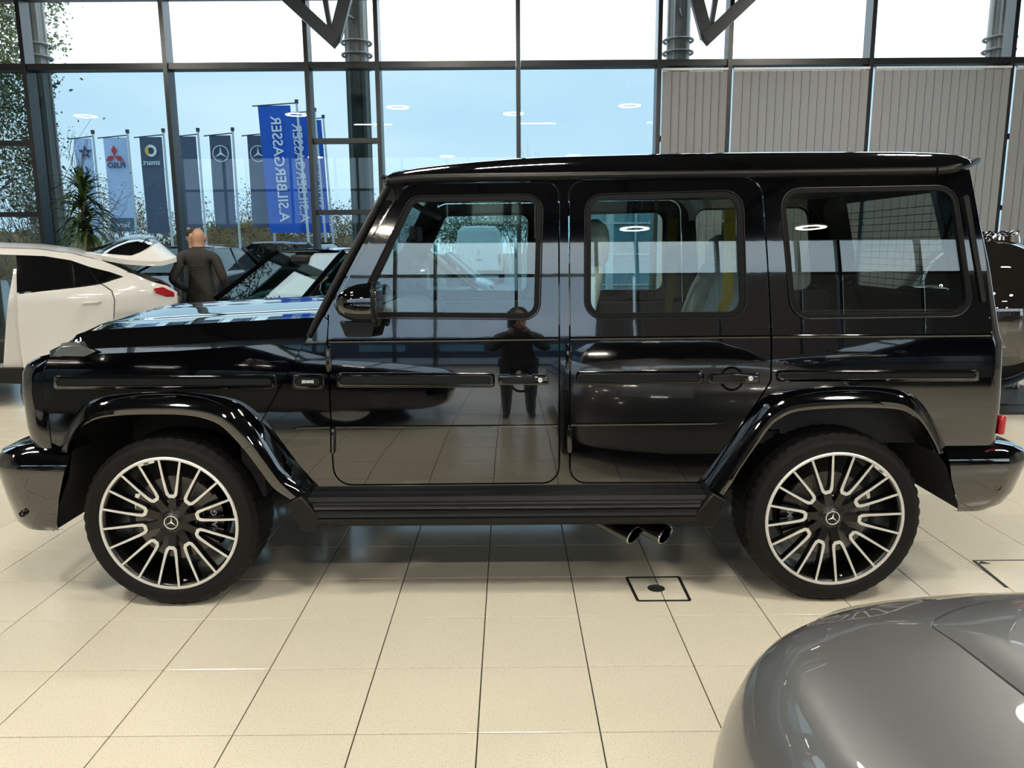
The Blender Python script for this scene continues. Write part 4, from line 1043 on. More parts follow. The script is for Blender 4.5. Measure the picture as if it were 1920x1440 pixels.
wflank('roof_rail', [(0, 465), (67, 467), (133, 475), (187, 488), (213, 498), (238, 509), (233, 519), (207, 510), (167, 500), (133, 488), (83, 480), (29, 478), (0, 477)], WHITEPAINT, wc)
wflank('glass_divider', [(130, 488), (134, 488), (141, 538), (137, 538)], GLOSSTRIM, wc, off=.002, th=.012)
wflank('glass_divider', [(160, 497), (165, 499), (186, 530), (182, 531)], GLOSSTRIM, wc, off=.002, th=.012)
wflank('sill', [(0, 690), (210, 692), (330, 700), (330, 730), (0, 718)], DARKTRIM, wc, off=-.01, th=.08)
wflank('b_post', [(0, 690), (3, 640), (10, 560), (20, 505), (30, 505), (30, 552), (36, 652), (42, 690)], WHITEPAINT, wc, off=.05, th=.08)
for fa, o in enumerate(wdoors):
    P = [wp3(156, 568), wp3(160, 568, -.045), wp3(186, 566, -.045), wp3(190, 566)]
    wobj(MB().tube(P, [.012, .02, .02, .012], 10, flat=.7), 'door_handle', WHITEPAINT, o, fa)
for fa in (0, 1):
    P = [wp3(x, y, -.012) for x, y in ((288, 541), (305, 538), (325, 548), (326, 556), (312, 556), (293, 550))]
    wobj(MB().prism(P, (.01, .05, 0)), 'tail_lamp', REDLENS, wc, fa, bev=.004)
R = []
for x, y in ((-60, 462), (0, 464), (67, 466), (133, 474), (175, 484), (190, 489)):
    p = wp3(x, y); q = wfar(p); R.append([p + (q - p) * (i / 8) + Vector((0, 0, .05 * math.sin(PI * i / 8) ** .7)) for i in range(9)])
MB().loft(R, closed=False).obj('roof', WHITEPAINT, wc, ang=50)
def wbox(name, c, d, mat, rot=None, bev=.04): MB().box(c, d, rot).xf(WROT).obj(name, mat, wc, bev=bev)
wbox('load_floor', (-3.75, WYC, .62), (.5, 1.5, .5), DARKINT); wbox('cabin_floor', (-4.7, WYC, .55), (2.6, 1.5, .25), DARKINT)
for Y in (WYC - .4, WYC + .4):
    wbox('seat', (-4.75, Y, .98), (.18, .5, .75), DARKINT, Matrix.Rotation(.2, 3, 'Y')); wbox('headrest', (-4.62, Y, 1.38), (.10, .28, .2), DARKINT)
R = []
for x, z, k in ((-5.45, 1.10, 1), (-5.9, 1.12, 1), (-6.4, 1.08, 1), (-7.1, 1.0, .98), (-7.6, .9, .92), (-7.85, .72, .75)):
    R.append([(x, WYC + y * k, zz) for y, zz in ((-.9, .3), (-.95, .6), (-.93, z - .12), (-.8, z), (0, z + .04), (.8, z), (.93, z - .12), (.95, .6), (.9, .3))])
MB().loft(R, closed=True, caps=True).xf(WROT).obj('front_body', WHITEPAINT, wc, ang=40)
wsp = [(-6.2, WYC - .78, 1.12), (-5.42, WYC - .62, 1.56), (-5.42, WYC + .62, 1.56), (-6.2, WYC + .78, 1.12)]
MB().prism(wsp, (.012, 0, .008)).xf(WROT).obj('windscreen', BLACKGLASS, wc)
for s_ in (0, 1):
    b = MB().tube([wsp[0], ((wsp[0][0] + wsp[1][0]) / 2, WYC - .70, 1.36), wsp[1], (-5.0, WYC - .66, 1.575)], [.04, .035, .035, .03], 8)
    if s_: b.mirror(WYC)
    b.xf(WROT).obj('a_pillar', WHITEPAINT, wc)
for X in (-6.95, -3.85):
    for s_ in (0, 1):
        b = MB().lathe([(.0, .0), (.24, .01), (.26, -.01), (.33, -.01), (.365, .02), (.365, .22), (0, .22)], (X, WY + .03, .365), 'Y', 32)
        if s_: b.mirror(WYC)
        b.xf(WROT).obj('wheel', RUBBER, wc, ang=30)
# open front door: hinged forward, swung out towards the camera
DM = WROT @ Matrix.Translation((-6.28, WY - .02, 0)) @ rotz(math.radians(-56))
dpo = [(0, .36), (1.02, .34), (1.08, .6), (1.12, 1.10), (0, 1.13)]
fd = MB().prism([DM @ Vector((x, 0, z)) for x, z in dpo], DM.to_3x3() @ Vector((0, .05, 0))).obj('front_door', WHITEPAINT, wc, bev=.01)
MB().prism([DM @ Vector((x, .055, z)) for x, z in dpo], DM.to_3x3() @ Vector((0, .05, 0))).obj('door_card', DARKINT, fd, bev=.01)
MB().tube([DM @ Vector(v) for v in ((.05, .03, 1.1), (.55, .06, 1.50), (.98, .08, 1.53), (1.11, .04, 1.1))], .028, 8).obj('window_frame', GLOSSTRIM, fd)
MB().prism([DM @ Vector((x, .03, z)) for x, z in ((.1, 1.1), (.56, 1.48), (.97, 1.51), (1.09, 1.1))], DM.to_3x3() @ Vector((0, .005, 0))).obj('window', DARKGLASS, fd)
# raised tailgate
prof_t = [(160, 470), (186, 461), (213, 448), (238, 440), (262, 437), (284, 440), (300, 450), (315, 463), (333, 479)]
prof_b = [(164, 476), (190, 470), (216, 461), (240, 452), (262, 450), (280, 455), (294, 466), (308, 478), (322, 488)]
def tgp(x, y): return at(x, y, wyf(wp(x, 520)[0], 1.3) + .1)
TT_, TB_ = [tgp(*p) for p in prof_t], [tgp(*p) for p in prof_b]
def span(P, d, lift): return [tuple(p + WN * d + Vector((0, 0, lift))) for p in P]
low_ = [tgp(*p) for p in ((160, 472), (186, 478), (213, 483), (238, 487), (262, 489), (284, 490), (300, 490), (315, 487), (331, 482))]
def tgring(v, off, i0=0, i1=9):
    f = 1 - abs(v) ** 2.4
    return [tuple(l + (q - l) * f + WN * (.8 + .8 * v) + Vector((0, 0, off))) for l, q in list(zip(low_, TT_))[i0:i1]]
R = [tgring(v, 0) + tgring(v, -.05)[::-1] for v in [-1, -.97, -.9, -.8, -.6, -.4, -.2, 0, .25, .5, .75, .9, 1]]
tg = MB().loft(R, closed=True, caps=True).obj('tailgate', WHITEPAINT, wc, ang=40)
R = []
for v in [-.93, -.86, -.8, -.7, -.55, -.4, -.2, 0, .25, .5, .7, .82]:
    full = [Vector(p) for p in tgring(v, .006)]; um = 2.2 + 4.0 * math.sqrt(max(0, 1 - ((v + .02) / .95) ** 2)); row = []
    for j in range(8):
        u = um * j / 7; i = min(7, int(u)); row.append(full[i] + (full[i + 1] - full[i]) * (u - i))
    R.append(row)
MB().loft(R, closed=False).obj('tailgate_glass', BLACKGLASS, tg, ang=60)
MB().prism(span([tgp(*p) for p in ((235, 491), (262, 492), (300, 493), (322, 489), (318, 497), (275, 497))], .02, 0), WN * 1.5).obj('tailgate_lining', DARKINT, tg)
MB().tube([wp3(236, 512, .25), tgp(292, 489) + WN * .22 + Vector((0, 0, -.03))], .012, 8).obj('gas_strut', DARKTRIM, wc)

# ---- silver car at the camera side, only its front wing and bonnet in view
SPAINT = pm('silver_paint', (.165, .172, .183), .38, .45, 1.0, 1.5, .015, var=.03, vscale=900)
sc_ = thing('silver_car', 'silver grey car whose rounded bonnet and wing fill the lower right corner', 'car', (1.37, .2, 0))
SXC = 1.37
halfp = [(.385, -1.9), (.38, -1.0), (.382, -.3), (.385, .4), (.388, .8), (.395, 1.1), (.412, 1.3), (.455, 1.46), (.52, 1.575), (.615, 1.665), (.76, 1.745), (.92, 1.79), (1.13, 1.82), (SXC, 1.825)]
pl = [(v.x, v.y) for v in catmull([(x, y, 0) for x, y in halfp], 4)]
pl = pl + [(2 * SXC - x, y) for x, y in pl[-2::-1]]
LV = [(.0, .17), (-.03, .25), (-.04, .40), (-.032, .52), (-.012, .60), (.008, .65), (.025, .69), (.05, .725), (.085, .756), (.12, .777)]
def seam(p, k=1.0):
    x, y = p; sx = (1 if x > SXC else -1) * .565 * min(1, abs(x - SXC) / .80) * k
    return (SXC + sx, (y + 1.9) * (3.47 / 3.725) * (1 - (1 - k) * .25) - 1.9)
def sz(x, y, z):
    k = max(0, min(1, (z - .5) / .3)); return (x, max(y, -1.9), z + k * (.07 * max(0, 1.55 - max(y, .2)) - .075 * max(0, y - 1.3)))
def sloop(ins, z): return [sz(x, y, z) for x, y in (offset_poly(pl, -ins) if ins else pl)]
def slerp(t, z):
    a_ = offset_poly(pl, -.12); return [sz(p[0] + (q[0] - p[0]) * t, p[1] + (q[1] - p[1]) * t, z) for p, q in zip(a_, [seam(v) for v in pl])]
b = MB(); R = [sloop(i, z) for i, z in LV] + [slerp(t, z) for t, z in ((.25, .797), (.5, .811), (.75, .822), (.97, .830), (.985, .8305))]
R.append([(x, y, z - .005) for x, y, z in slerp(.987, .8305)]); R.append([(x, y, z - .005) for x, y, z in slerp(1.002, .8307)])
b.loft(R, closed=True); b.obj('wing', SPAINT, sc_, ang=28)
def shood(k, z): return [sz(*seam(v, k), z) for v in pl]
b = MB(); R = [[(x, y, z - .004) for x, y, z in shood(.9985, .831)]] + [shood(k, z) for k, z in ((.998, .831), (.985, .834), (.9, .842), (.75, .852), (.5, .862), (.2, .866))]
b.loft(R, closed=True); b.f.append(tuple(len(b.v) - len(pl) + i for i in range(len(pl)))); b.m.append(0); b.obj('bonnet', SPAINT, sc_, ang=28)
for s_ in (0, 1):
    b = MB(); R = []
    for ins, z in ((.012, .664), (.025, .69), (.05, .725), (.085, .756), (.105, .768)):
        L_ = sloop(ins, z); R.append([Vector(L_[k]) + Vector((0, .002, .006)) for k in range(38, 49)])
    b.loft(R, closed=False)
    if s_: b.v = [(2 * SXC - x, y, z) for x, y, z in b.v]
    b.obj('headlamp', CLEARLENS, sc_, ang=60)
    xs = .352 if not s_ else 2 * SXC - .352; dr_ = 1 if not s_ else -1
    b = MB().lathe([(0, .0), (.335, .0), (.34, .03), (0, .03)], (xs - .004 * dr_, 1.10, .29), 'X', 40); b.obj('wheel_arch', UNDER, sc_)
    MB().lathe([(.0, -.01 * dr_), (.23, -.014 * dr_), (.25, -.02 * dr_), (.28, -.018 * dr_), (.30, .01 * dr_), (.30, .15 * dr_), (0, .15 * dr_)], (xs + .02 * dr_, 1.10, .30), 'X', 40).obj('wheel', RUBBER, sc_, ang=30)
R = []
for z, y0, y1, hw in ((.90, .15, -1.85, .80), (1.10, -.25, -1.7, .72), (1.28, -.65, -1.45, .60), (1.32, -.8, -1.3, .5)):
    R.append([(SXC - hw, y0, z), (SXC + hw, y0, z), (SXC + hw, y1, z), (SXC - hw, y1, z)])
MB().loft(R, caps=True).obj('cabin_glass', BLACKGLASS, sc_, bev=.04)

# ---- giant bauble
bb = thing('christmas_bauble', 'giant glossy black christmas bauble with a silver crown cap on a tube stand', 'bauble', (4.62, 7.7, 0))
bcx = at(1832, 590, 7.7); bR = .755
MB().ball(bcx, bR, 56, 36).obj('ball', pm('bauble_gloss', (.012, .011, .010), .03, 0, 1.0, 1.9, .0), bb)
ct = Vector((bcx.x + .12, bcx.y, bcx.z + bR * .985))
MB().lathe([(.0, .05), (.16, .045), (.19, .02), (.20, -.04), (.17, -.05)], ct, 'Z', 32).obj('cap', CHROME, bb)
for k in range(10):
    a = 2 * PI * k / 10; MB().tube([ct + Vector((.17 * math.cos(a + d), .17 * math.sin(a + d), .03 + .035 * math.sin((d + .25) * 2 * PI))) for d in (-.28, -.14, 0, .14, .28)], .014, 6).obj('cap_curl', CHROME, bb)
for s_ in (-1, 1):
    MB().tube(catmull([(bcx.x - .5, 7.7 + s_ * .42, .02), (bcx.x + .62, 7.7 + s_ * .42, .02), (bcx.x + .75, 7.7 + s_ * .42, .09), (bcx.x + .62, 7.7 + s_ * .4, .30)], 6), .02, 8).obj('stand_tube', CHROME, bb)
MB().box((bcx.x, 7.7, .012), (1.9, 1.5, .022)).obj('stand_base', pm('stand_black', (.02, .02, .02), .4, var=.1), bb)

# ================================================================== PEOPLE
SKIN = pm('skin', (.52, .30, .20), .5, var=.08, vscale=25)
JACKET = pm('dark_jacket', (.030, .028, .024), .75, var=.25, vscale=40, bump=.25, bscale=60)
TROUS = pm('dark_trousers', (.03, .035, .05), .8, var=.2)
SHOE = pm('dark_shoe', (.012, .012, .012), .5, var=.1)
HAIR = pm('brown_hair', (.07, .035, .018), .7, var=.5, vscale=80, bump=.5, bscale=120)
def person(name, label, loc, yaw, h, larm, rarm, jacket):
    """larm / rarm: elbow, wrist offsets from the shoulder (x right, y back, z up), facing +Y; one skinned figure"""
    t = thing(name, label, 'person', loc); M = Matrix.Translation(loc) @ rotz(yaw); k = h / 1.78
    V = []; E = []; Rr = []
    def v(p, r, par=None):
        V.append(Vector(p) * k); Rr.append(r * k if not isinstance(r, tuple) else (r[0] * k, r[1] * k))
        if par is not None: E.append((par, len(V) - 1))
        return len(V) - 1
    pel = v((0, 0, .95), (.155, .12)); wai = v((0, 0, 1.12), (.155, .115), pel); che = v((0, .0, 1.32), (.175, .125), wai); uc = v((0, -.01, 1.445), (.12, .09), che)
    nk = v((0, 0, 1.53), .06, uc); h0 = v((0, .02, 1.60), .075, nk); h1 = v((0, .015, 1.675), .090, h0); h2 = v((0, .005, 1.735), .066, h1); v((0, .0, 1.775), .024, h2)
    for s_, arm in ((-1, larm), (1, rarm)):
        sh = v((s_ * .19, 0, 1.435), .072, uc); el = v((s_ * .19 + arm[0][0], arm[0][1], 1.435 + arm[0][2]), .056, sh); wr = v((s_ * .19 + arm[1][0], arm[1][1], 1.435 + arm[1][2]), .036, el)
        d = (V[wr] / k - V[el] / k).normalized(); hp = v(V[wr] / k + d * .07, .038, wr)
        side = Vector((s_, 0, 0)); up = d.cross(side)
        for f in range(4):
            b0 = V[hp] / k + up.normalized() * (-.026 + .0175 * f) + d * .03; i = v(b0 + d * .03, .0095, hp); v(b0 + d * (.055 + .006 * (f in (1, 2))) + side * -.012, .008, i)
        i = v(V[hp] / k - d * .02 + up.normalized() * -.045, .0105, hp); v(V[i] / k + d * .035 + up.normalized() * -.012, .009, i)
        hi_ = v((s_ * .095, 0, .90), .105, pel); kn = v((s_ * .11, .02, .50), .066, hi_); an = v((s_ * .115, -.01, .10), .046, kn); he = v((s_ * .115, -.03, .045), .042, an); v((s_ * .125, .17, .035), .034, he)
    me = bpy.data.meshes.new(name); me.from_pydata([tuple(p) for p in V], E, [])
    o = bpy.data.objects.new('tmp', me); COL.objects.link(o)
    o.modifiers.new('s', 'SKIN'); sb = o.modifiers.new('u', 'SUBSURF'); sb.levels = 2; sb.render_levels = 2
    for i, sv in enumerate(me.skin_vertices[0].data):
        sv.radius = Rr[i] if isinstance(Rr[i], tuple) else (Rr[i], Rr[i]); sv.use_root = (i == 0)
    dg = bpy.context.evaluated_depsgraph_get(); m2 = bpy.data.meshes.new_from_object(o.evaluated_get(dg)); bpy.data.objects.remove(o)
    for m in (SKIN, jacket, TROUS, SHOE): m2.materials.append(m)
    nv = len(V); hands = [V[i] for i in range(nv) if Rr[i] in (.0095 * k, .008 * k, .0105 * k, .009 * k, .038 * k)]
    for p in m2.polygons:
        c = p.center; z = c.z / k; mi = 1
        if z > 1.535: mi = 0
        elif z < .075: mi = 3
        elif z < .86 and abs(c.x) < .27 * k: mi = 2
        if min((c - q).length for q in hands) < .035 * k: mi = 0
        p.material_index = mi; p.use_smooth = True
    body = link('body', m2, t, M)
    for s_ in (-1, 1):
        MB().ball(M @ (Vector((s_ * .086, .015, 1.655)) * k), (.014, .022, .034), 10, 8).obj('ear', SKIN, t)
    MB().lathe([(.085 * k, 1.475 * k), (.082 * k, 1.50 * k), (.072 * k, 1.555 * k), (.066 * k, 1.553 * k), (.068 * k, 1.49 * k)], (0, 0, 0), 'Z', 24, closed=True).xf(M).obj('collar', jacket, t)
    MB().lathe([(.185 * k, .84 * k), (.19 * k, .90 * k), (.186 * k, 1.0 * k), (.17 * k, 1.0 * k), (.17 * k, .84 * k)], (0, 0, 0), 'Z', 28, closed=True).xf(M @ Matrix.Diagonal((1, .78, 1, 1))).obj('jacket_hem', jacket, t)
    MB().tube([M @ (Vector((x, -.12 - .012 * math.cos(x * 8), 1.33)) * k) for x in (-.17, -.1, 0, .1, .17)], .004, 6).obj('yoke_seam', jacket, t)
    # face
    MB().ball(M @ (Vector((0, .112, 1.65)) * k), (.014, .02, .022), 8, 6).obj('nose', SKIN, t)
    for s_ in (-1, 1): MB().ball(M @ (Vector((s_ * .033, .093, 1.675)) * k), .011, 8, 6).obj('eye', pm('eye_white', (.6, .58, .55), .3, var=.1), t)
    MB().tube([M @ (Vector((x, .104 - abs(x) * .3, 1.605)) * k) for x in (-.025, 0, .025)], .006, 6).obj('mouth', pm('lip', (.35, .13, .11), .5, var=.1), t)
    return t, M, k
t1, M1, k1 = person('person', 'person with a shaved head in a dark jacket, seen from behind', (-3.83, 9.62, 0), -.05, 1.81, ((-.10, -.16, -.27), (-.02, .09, -.42)), ((.10, -.02, -.28), (.06, .16, -.46)), JACKET)
t2, M2, k2 = person('person', 'person with tousled brown hair mostly hidden behind the shaved head', (-4.17, 10.35, 0), PI + .1, 1.82, ((-.07, .02, -.28), (-.03, .12, -.5)), ((.07, .02, -.28), (.03, .14, -.5)), pm('grey_jumper', (.05, .05, .06), .8, var=.2))
hb = MB(); random.seed(5)
hb.ball((0, -.012, 1.70), (.098, .112, .085), 18, 10)
hair = [o for o in [hb]][0]
hair.v = [tuple(Vector(v) + Vector((random.uniform(-.008, .008), random.uniform(-.008, .008), random.uniform(-.006, .012)))) for v in hair.v]
hair.v = [(x, min(y, .075), max(z, 1.655 if y > 0 else 1.58)) for x, y, z in hair.v]
hair.xf(M2 @ Matrix.Scale(k2, 4)).obj('hair', HAIR, t2)

t3, M3, k3 = person('person', 'person in dark clothes taking the picture, mirrored in the black front door', (.06, -.36, 0), 0, 1.72, ((-.06, .10, -.26), (.10, .24, .02)), ((.06, .10, -.26), (-.10, .24, .02)), JACKET)
hb = MB(); hb.ball((0, -.015, 1.69), (.095, .108, .085), 18, 10); hb.v = [(x, min(y, .07), max(z, 1.65 if y > 0 else 1.56)) for x, y, z in hb.v]
hb.xf(M3 @ Matrix.Scale(k3, 4)).obj('hair', HAIR, t3)
gen_car('saloon', 'black car parked left of the picture taker, mirrored in the front fender', BLACKPAINT, (-2.85, -.50, 0), 0, 4.7, 1.86, 1.46, cowl=.98, boot=1.02)

ph = MB().box((.0, -.06, 1.55), (.078, .009, .16)).obj('smartphone', GLOSSTRIM, bev=.003); tag(ph, 'black smartphone held up by the picture taker, mirrored in the front door', 'phone')
gen_car('saloon', 'dark blue car parked behind the camera on the right, mirrored in the rear quarter panel', pm('dark_blue_paint', (.006, .012, .02), .1, 0, 1.0, 1.5, .02), (5.6, -3.9, 0), PI, 4.7, 1.86, 1.5, cowl=1.0, boot=1.05)
# ================================================================== INDOOR PLANT
LEAF = pm('dark_leaf', (.035, .075, .022), .4, var=.3, vscale=8); LEAF2 = pm('leaf_light', (.09, .14, .045), .45, var=.3, vscale=8)
BARK = pm('bark', (.12, .09, .06), .85, var=.3, bump=.4, bscale=40)
pb = at(166, 455, 10.7); PX, PY = pb.x, 10.7
yt = thing('yucca_plant', 'tall potted plant with drooping strap leaves behind the white car', 'plant', (PX, PY, 0))
MB().lathe([(.0, .02), (.2, .02), (.26, .5), (.235, .5), (.22, .45), (0, .45)], (PX, PY, 0), 'Z', 32).obj('pot', pm('grey_pot', (.2, .2, .2), .5, var=.1), yt)
MB().tube([(PX, PY, .44), (PX + .03, PY, 1.3), (PX - .03, PY, 2.0), (PX, PY, 2.35)], [.05, .045, .035, .02], 8).obj('trunk', BARK, yt)
def leaf_me(L, droop, mat):
    b = MB(); R = []
    for i in range(7):
        u = i / 6; w = .031 * math.sin(PI * min(1, u * .9 + .12)) * (1 if u < .95 else .2)
        x = L * u * (1 - .25 * droop * u); z = L * (.45 * u - droop * u * u)
        R.append([(x, -w, z + .006), (x, 0, z), (x, w, z + .006), (x, 0, z + .003)])
    return b.loft(R, closed=True).mesh('leaf', mat, ang=70)
LM = [leaf_me(.52, .5, LEAF), leaf_me(.6, .75, LEAF), leaf_me(.46, .3, LEAF2), leaf_me(.56, .95, LEAF)]
random.seed(3)
for k in range(190):
    u = random.random() ** .9; z = 1.62 + .78 * u; a = k * 2.399 + random.uniform(-.2, .2)
    s_ = random.uniform(.75, 1.15) * (1.05 - .25 * u)
    link('leaf', LM[k % 4], yt, Matrix.Translation((PX - .02, PY, z)) @ rotz(a) @ Matrix.Rotation(-(.9 * u ** 2 - .1) + random.uniform(-.15, .15), 4, 'Y') @ Matrix.Scale(s_, 4))
# ================================================================== OUTSIDE
gd = MB().box((0, 90, -.13), (300, 156, .2)).obj('ground_front', pm('asphalt', (.23, .24, .25), .85, var=.15, vscale=6)); tag(gd, kind='structure')
gd = MB().box((0, -92, -.13), (300, 158, .2)).obj('ground_back', _M['asphalt']); tag(gd, kind='structure')
POLE = pm('pole_white', (.62, .66, .68), .4, .2, var=.05)
POLECAP = pm('pole_cap', (.05, .06, .07), .5, var=.1)
def cloth(nm, c): return pm(nm, c, .75, var=.08, vscale=1.2)
CL_LIGHT, CL_GREY, CL_BLUE, CL_BOX = cloth('flag_pale', (.52, .64, .88)), cloth('flag_slate', (.085, .11, .165)), cloth('flag_blue', (.015, .115, .55)), cloth('flag_box', (.10, .16, .22))
PRWHITE, PRDARK, PRRED, PRYEL = pm('print_white', (.85, .87, .9), .7, var=.03), pm('print_dark', (.03, .05, .12), .7, var=.05), pm('print_red', (.55, .05, .06), .7, var=.05), pm('print_yellow', (.75, .55, .05), .7, var=.05)
def banner(b, x0, x1, zt, zb, Y, lean=0.0, seed=0):
    R = []
    for i in range(9):
        u = i / 8; z = zt + (zb - zt) * u; row = []
        for j in range(7):
            v = j / 6; row.append((x0 + (x1 - x0) * v + lean * (zt - z), Y + .05 * math.sin(v * 5 + u * 4 + seed) * u, z))
        R.append(row)
    n = len(b.v); b.loft(R, closed=False); k = len(b.v) - n
    top = [(x, y + .012, z) for x, y, z in b.v[n:]]; fs = [tuple(i - n for i in f[::-1]) for f in b.f[-48:]]
    b.add(top, fs)
def flag(label, polex, py, xl, xr, ytop, ybot, mat, Y=37.0, lean=0.0, arm=None):
    P = at(polex, py, Y); A, B_ = at(xl, ytop, Y), at(xr, ytop, Y); zb = at(xl, ybot, Y).z
    t = thing('flag', label, 'flag', (P.x + lean * P.z, Y, 0), 'flags in front of the glass front')
    MB().tube([(P.x + lean * P.z, Y, -.03), (P.x, Y, P.z)], [.065, .05], 8).obj('pole', POLE, t)
    MB().tube([(P.x, Y, P.z - .02), (P.x, Y, P.z + .14)], .085, 8).obj('pole_cap', POLECAP, t)
    ax = at((arm or xl - 10), ytop, Y).x
    MB().tube([(P.x, Y, A.z + .1), (ax, Y, A.z - .02)], .028, 6).obj('arm', POLECAP, t)
    for z in (A.z - 1.4, A.z - 2.9): MB().tube([(P.x + lean * (A.z - z), Y, z), (B_.x + lean * (A.z - z), Y, z - .05)], .012, 5).obj('ring', POLE, t)
    b = MB(); banner(b, A.x, B_.x, A.z, zb, Y, lean, polex); c = b.obj('banner', mat, t, fix=False)
    return t, c, A, B_, zb
def tmat(p, xh, yh):
    x, y = Vector(xh), Vector(yh); z = x.cross(y)
    return Matrix(((x.x, y.x, z.x, p[0]), (x.y, y.y, z.y, p[1]), (x.z, y.z, z.z, p[2]), (0, 0, 0, 1)))
UPR = ((0, 0, 1), (1, 0, 0)); MIR = ((-1, 0, 0), (0, 0, 1)); DWN = ((0, 0, -1), (-1, 0, 0))
# star flag
t, c, A, B_, zb = flag('pale flag with a dark star, partly behind the potted plant', 174, 250, 138, 171, 260, 440, CL_LIGHT)
mx = (A.x + B_.x) / 2; b = MB()
for k in range(5):
    a = PI / 2 + k * 2 * PI / 5; p = [Vector((r * math.cos(q), 0, r * math.sin(q))) for r, q in ((.33, a), (.15, a + .55), (.06, a), (.15, a - .55))]
    b.prism([(mx + .1 + v.x, 36.93, A.z - .62 + v.z) for v in p], (0, -.01, 0))
b.obj('star_print', PRDARK, c)
text('lettering', 'SA', .95, PRDARK, tmat((mx - .12, 36.92, A.z - 1.75), *DWN), c, .004)
# three diamonds flag
t, c, A, B_, zb = flag('pale flag with three red diamonds above a slate block', 239, 249, 193, 237, 258, 409, CL_LIGHT)
mx = (A.x + B_.x) / 2
for k in range(3):
    a = PI / 2 + k * 2 * PI / 3; u, w = Vector((math.cos(a), 0, math.sin(a))), Vector((-math.sin(a), 0, math.cos(a)))
    o = Vector((mx - .05, 36.92, A.z - .82)); MB().prism([o, o + u * .24 + w * .13, o + u * .47, o + u * .24 - w * .13], (0, -.01, 0)).obj('diamond', PRRED, c)
text('lettering', 'FUSO', .34, PRDARK, tmat((mx, 36.92, A.z - 1.25), *MIR), c, .004, .008)
b = MB(); banner(b, A.x + .0, B_.x + .0, zb, zb - .62, 36.98, 0, 2); b.obj('lower_block', CL_BOX, t, fix=False)
text('lettering', 'Serv', .36, PRWHITE, tmat((mx + .1, 36.9, zb - .32), *MIR), t, .004)
# round emblem flag
t, c, A, B_, zb = flag('slate flag with a white and yellow ring emblem', 306, 247, 261, 303, 257, 438, CL_GREY)
mx = (A.x + B_.x) / 2
MB().lathe([(.27, 0), (.15, 0), (.15, .01), (.27, .01)], (mx, 36.92, A.z - .62), 'Y', 32, closed=True).obj('ring_print', PRWHITE, c)
MB().prism([(mx - .29, 36.91, A.z - .62), (mx - .1, 36.91, A.z - .36), (mx - .1, 36.91, A.z - .88)], (0, -.01, 0)).obj('arrow_print', PRYEL, c)
text('lettering', 'smart', .34, PRWHITE, tmat((mx, 36.9, A.z - 1.15), *MIR), c, .004, .004)
t, c, A, B_, zb = flag('slate flag cut by the dark mullion behind the two people', 371, 246, 330, 367, 256, 427, CL_GREY)
for k, (pole, xl, xr, lab) in enumerate(((436, 392, 432, 'slate flag with a white three-pointed star, left of the blue flags'), (503, 463, 502, 'slate flag with a white three-pointed star, half behind the blue flag'))):
    t, c, A, B_, zb = flag(lab, pole, 245, xl, xr, 254, 427, CL_GREY)
    star_mb(.375, Matrix.Translation(((A.x + B_.x) / 2 + .02, 36.9, A.z - .82)), .02).obj('star_print', PRWHITE, c)
# blue lettered flags
for pole, py, xl, xr, yt_, yb_, Y, sz, lab in ((556, 193, 483, 544, 198, 437, 36, 1.0, 'large blue flag with white mirrored lettering in front'), (590, 208, 527, 580, 213, 437, 38.5, 1.0, 'blue lettered flag half hidden behind the large one'),
                                               (606, 221, 566, 602, 225, 437, 41, .9, 'blue lettered flag furthest back beside the dark mullion')):
    t, c, A, B_, zb = flag(lab, pole, py, xl, xr, yt_, yb_, CL_BLUE, Y, .036)
    m_ = tmat(((A.x + B_.x) / 2 + .036 * (A.z - zb) / 2 + .02, Y - .08, (A.z + zb) / 2 + .02), (0.036 * -1, 0, 1), (1, 0, .036))
    text('lettering', 'A.SILBERGASSER', .64 * sz, PRWHITE, m_, c, .004, .008)

# ---- trees and shrubs
def twig(b, p, d, L, r, depth, leaves, rnd, spread=.5, n=3):
    q = p + d * L; b.tube([p, (p + q) / 2 + Vector((rnd.uniform(-1, 1), rnd.uniform(-1, 1), 0)) * L * .05, q], [r, r * .85, r * .65], n, caps=False)
    if depth == 0:
        leaves.append(q); return
    for k in range(rnd.choice((2, 3))):
        nd = (d + Vector((rnd.gauss(0, spread), rnd.gauss(0, spread), rnd.gauss(.05, spread * .5)))).normalized()
        twig(b, p + (q - p) * rnd.uniform(.5, 1), nd, L * rnd.uniform(.55, .8), r * .6, depth - 1, leaves, rnd, spread, n)
def leafcards(pts, size, mats, parent, rnd, nm='leaves', per=3, sp=.2):
    b = MB()
    for p in pts:
        for _ in range(per):
            c = p + Vector((rnd.gauss(0, sp), rnd.gauss(0, sp), rnd.gauss(0, sp))); u = Vector((rnd.gauss(0, 1), rnd.gauss(0, 1), rnd.gauss(0, 1))).normalized(); w = u.cross(Vector((rnd.gauss(0, 1), rnd.gauss(0, 1), rnd.gauss(0, 1)))).normalized()
            s_ = size * rnd.uniform(.6, 1.3); b.mi = rnd.randrange(len(mats))
            b.add([c - u * s_, c + w * s_ * .5, c + u * s_, c - w * s_ * .5], [(0, 1, 2, 3)])
    return tag(b.obj(nm, mats, parent, smooth=False, fix=False), kind='stuff')
L_G = pm('birch_leaf', (.24, .28, .14), .6, var=.3); L_Y = pm('autumn_yellow', (.42, .27, .05), .7, var=.3); L_B = pm('autumn_brown', (.24, .15, .06), .7, var=.3); L_O = pm('olive_leaf', (.20, .19, .08), .7, var=.3); TW = pm('twig_bark', (.22, .18, .14), .9, var=.2)
rnd = random.Random(4)
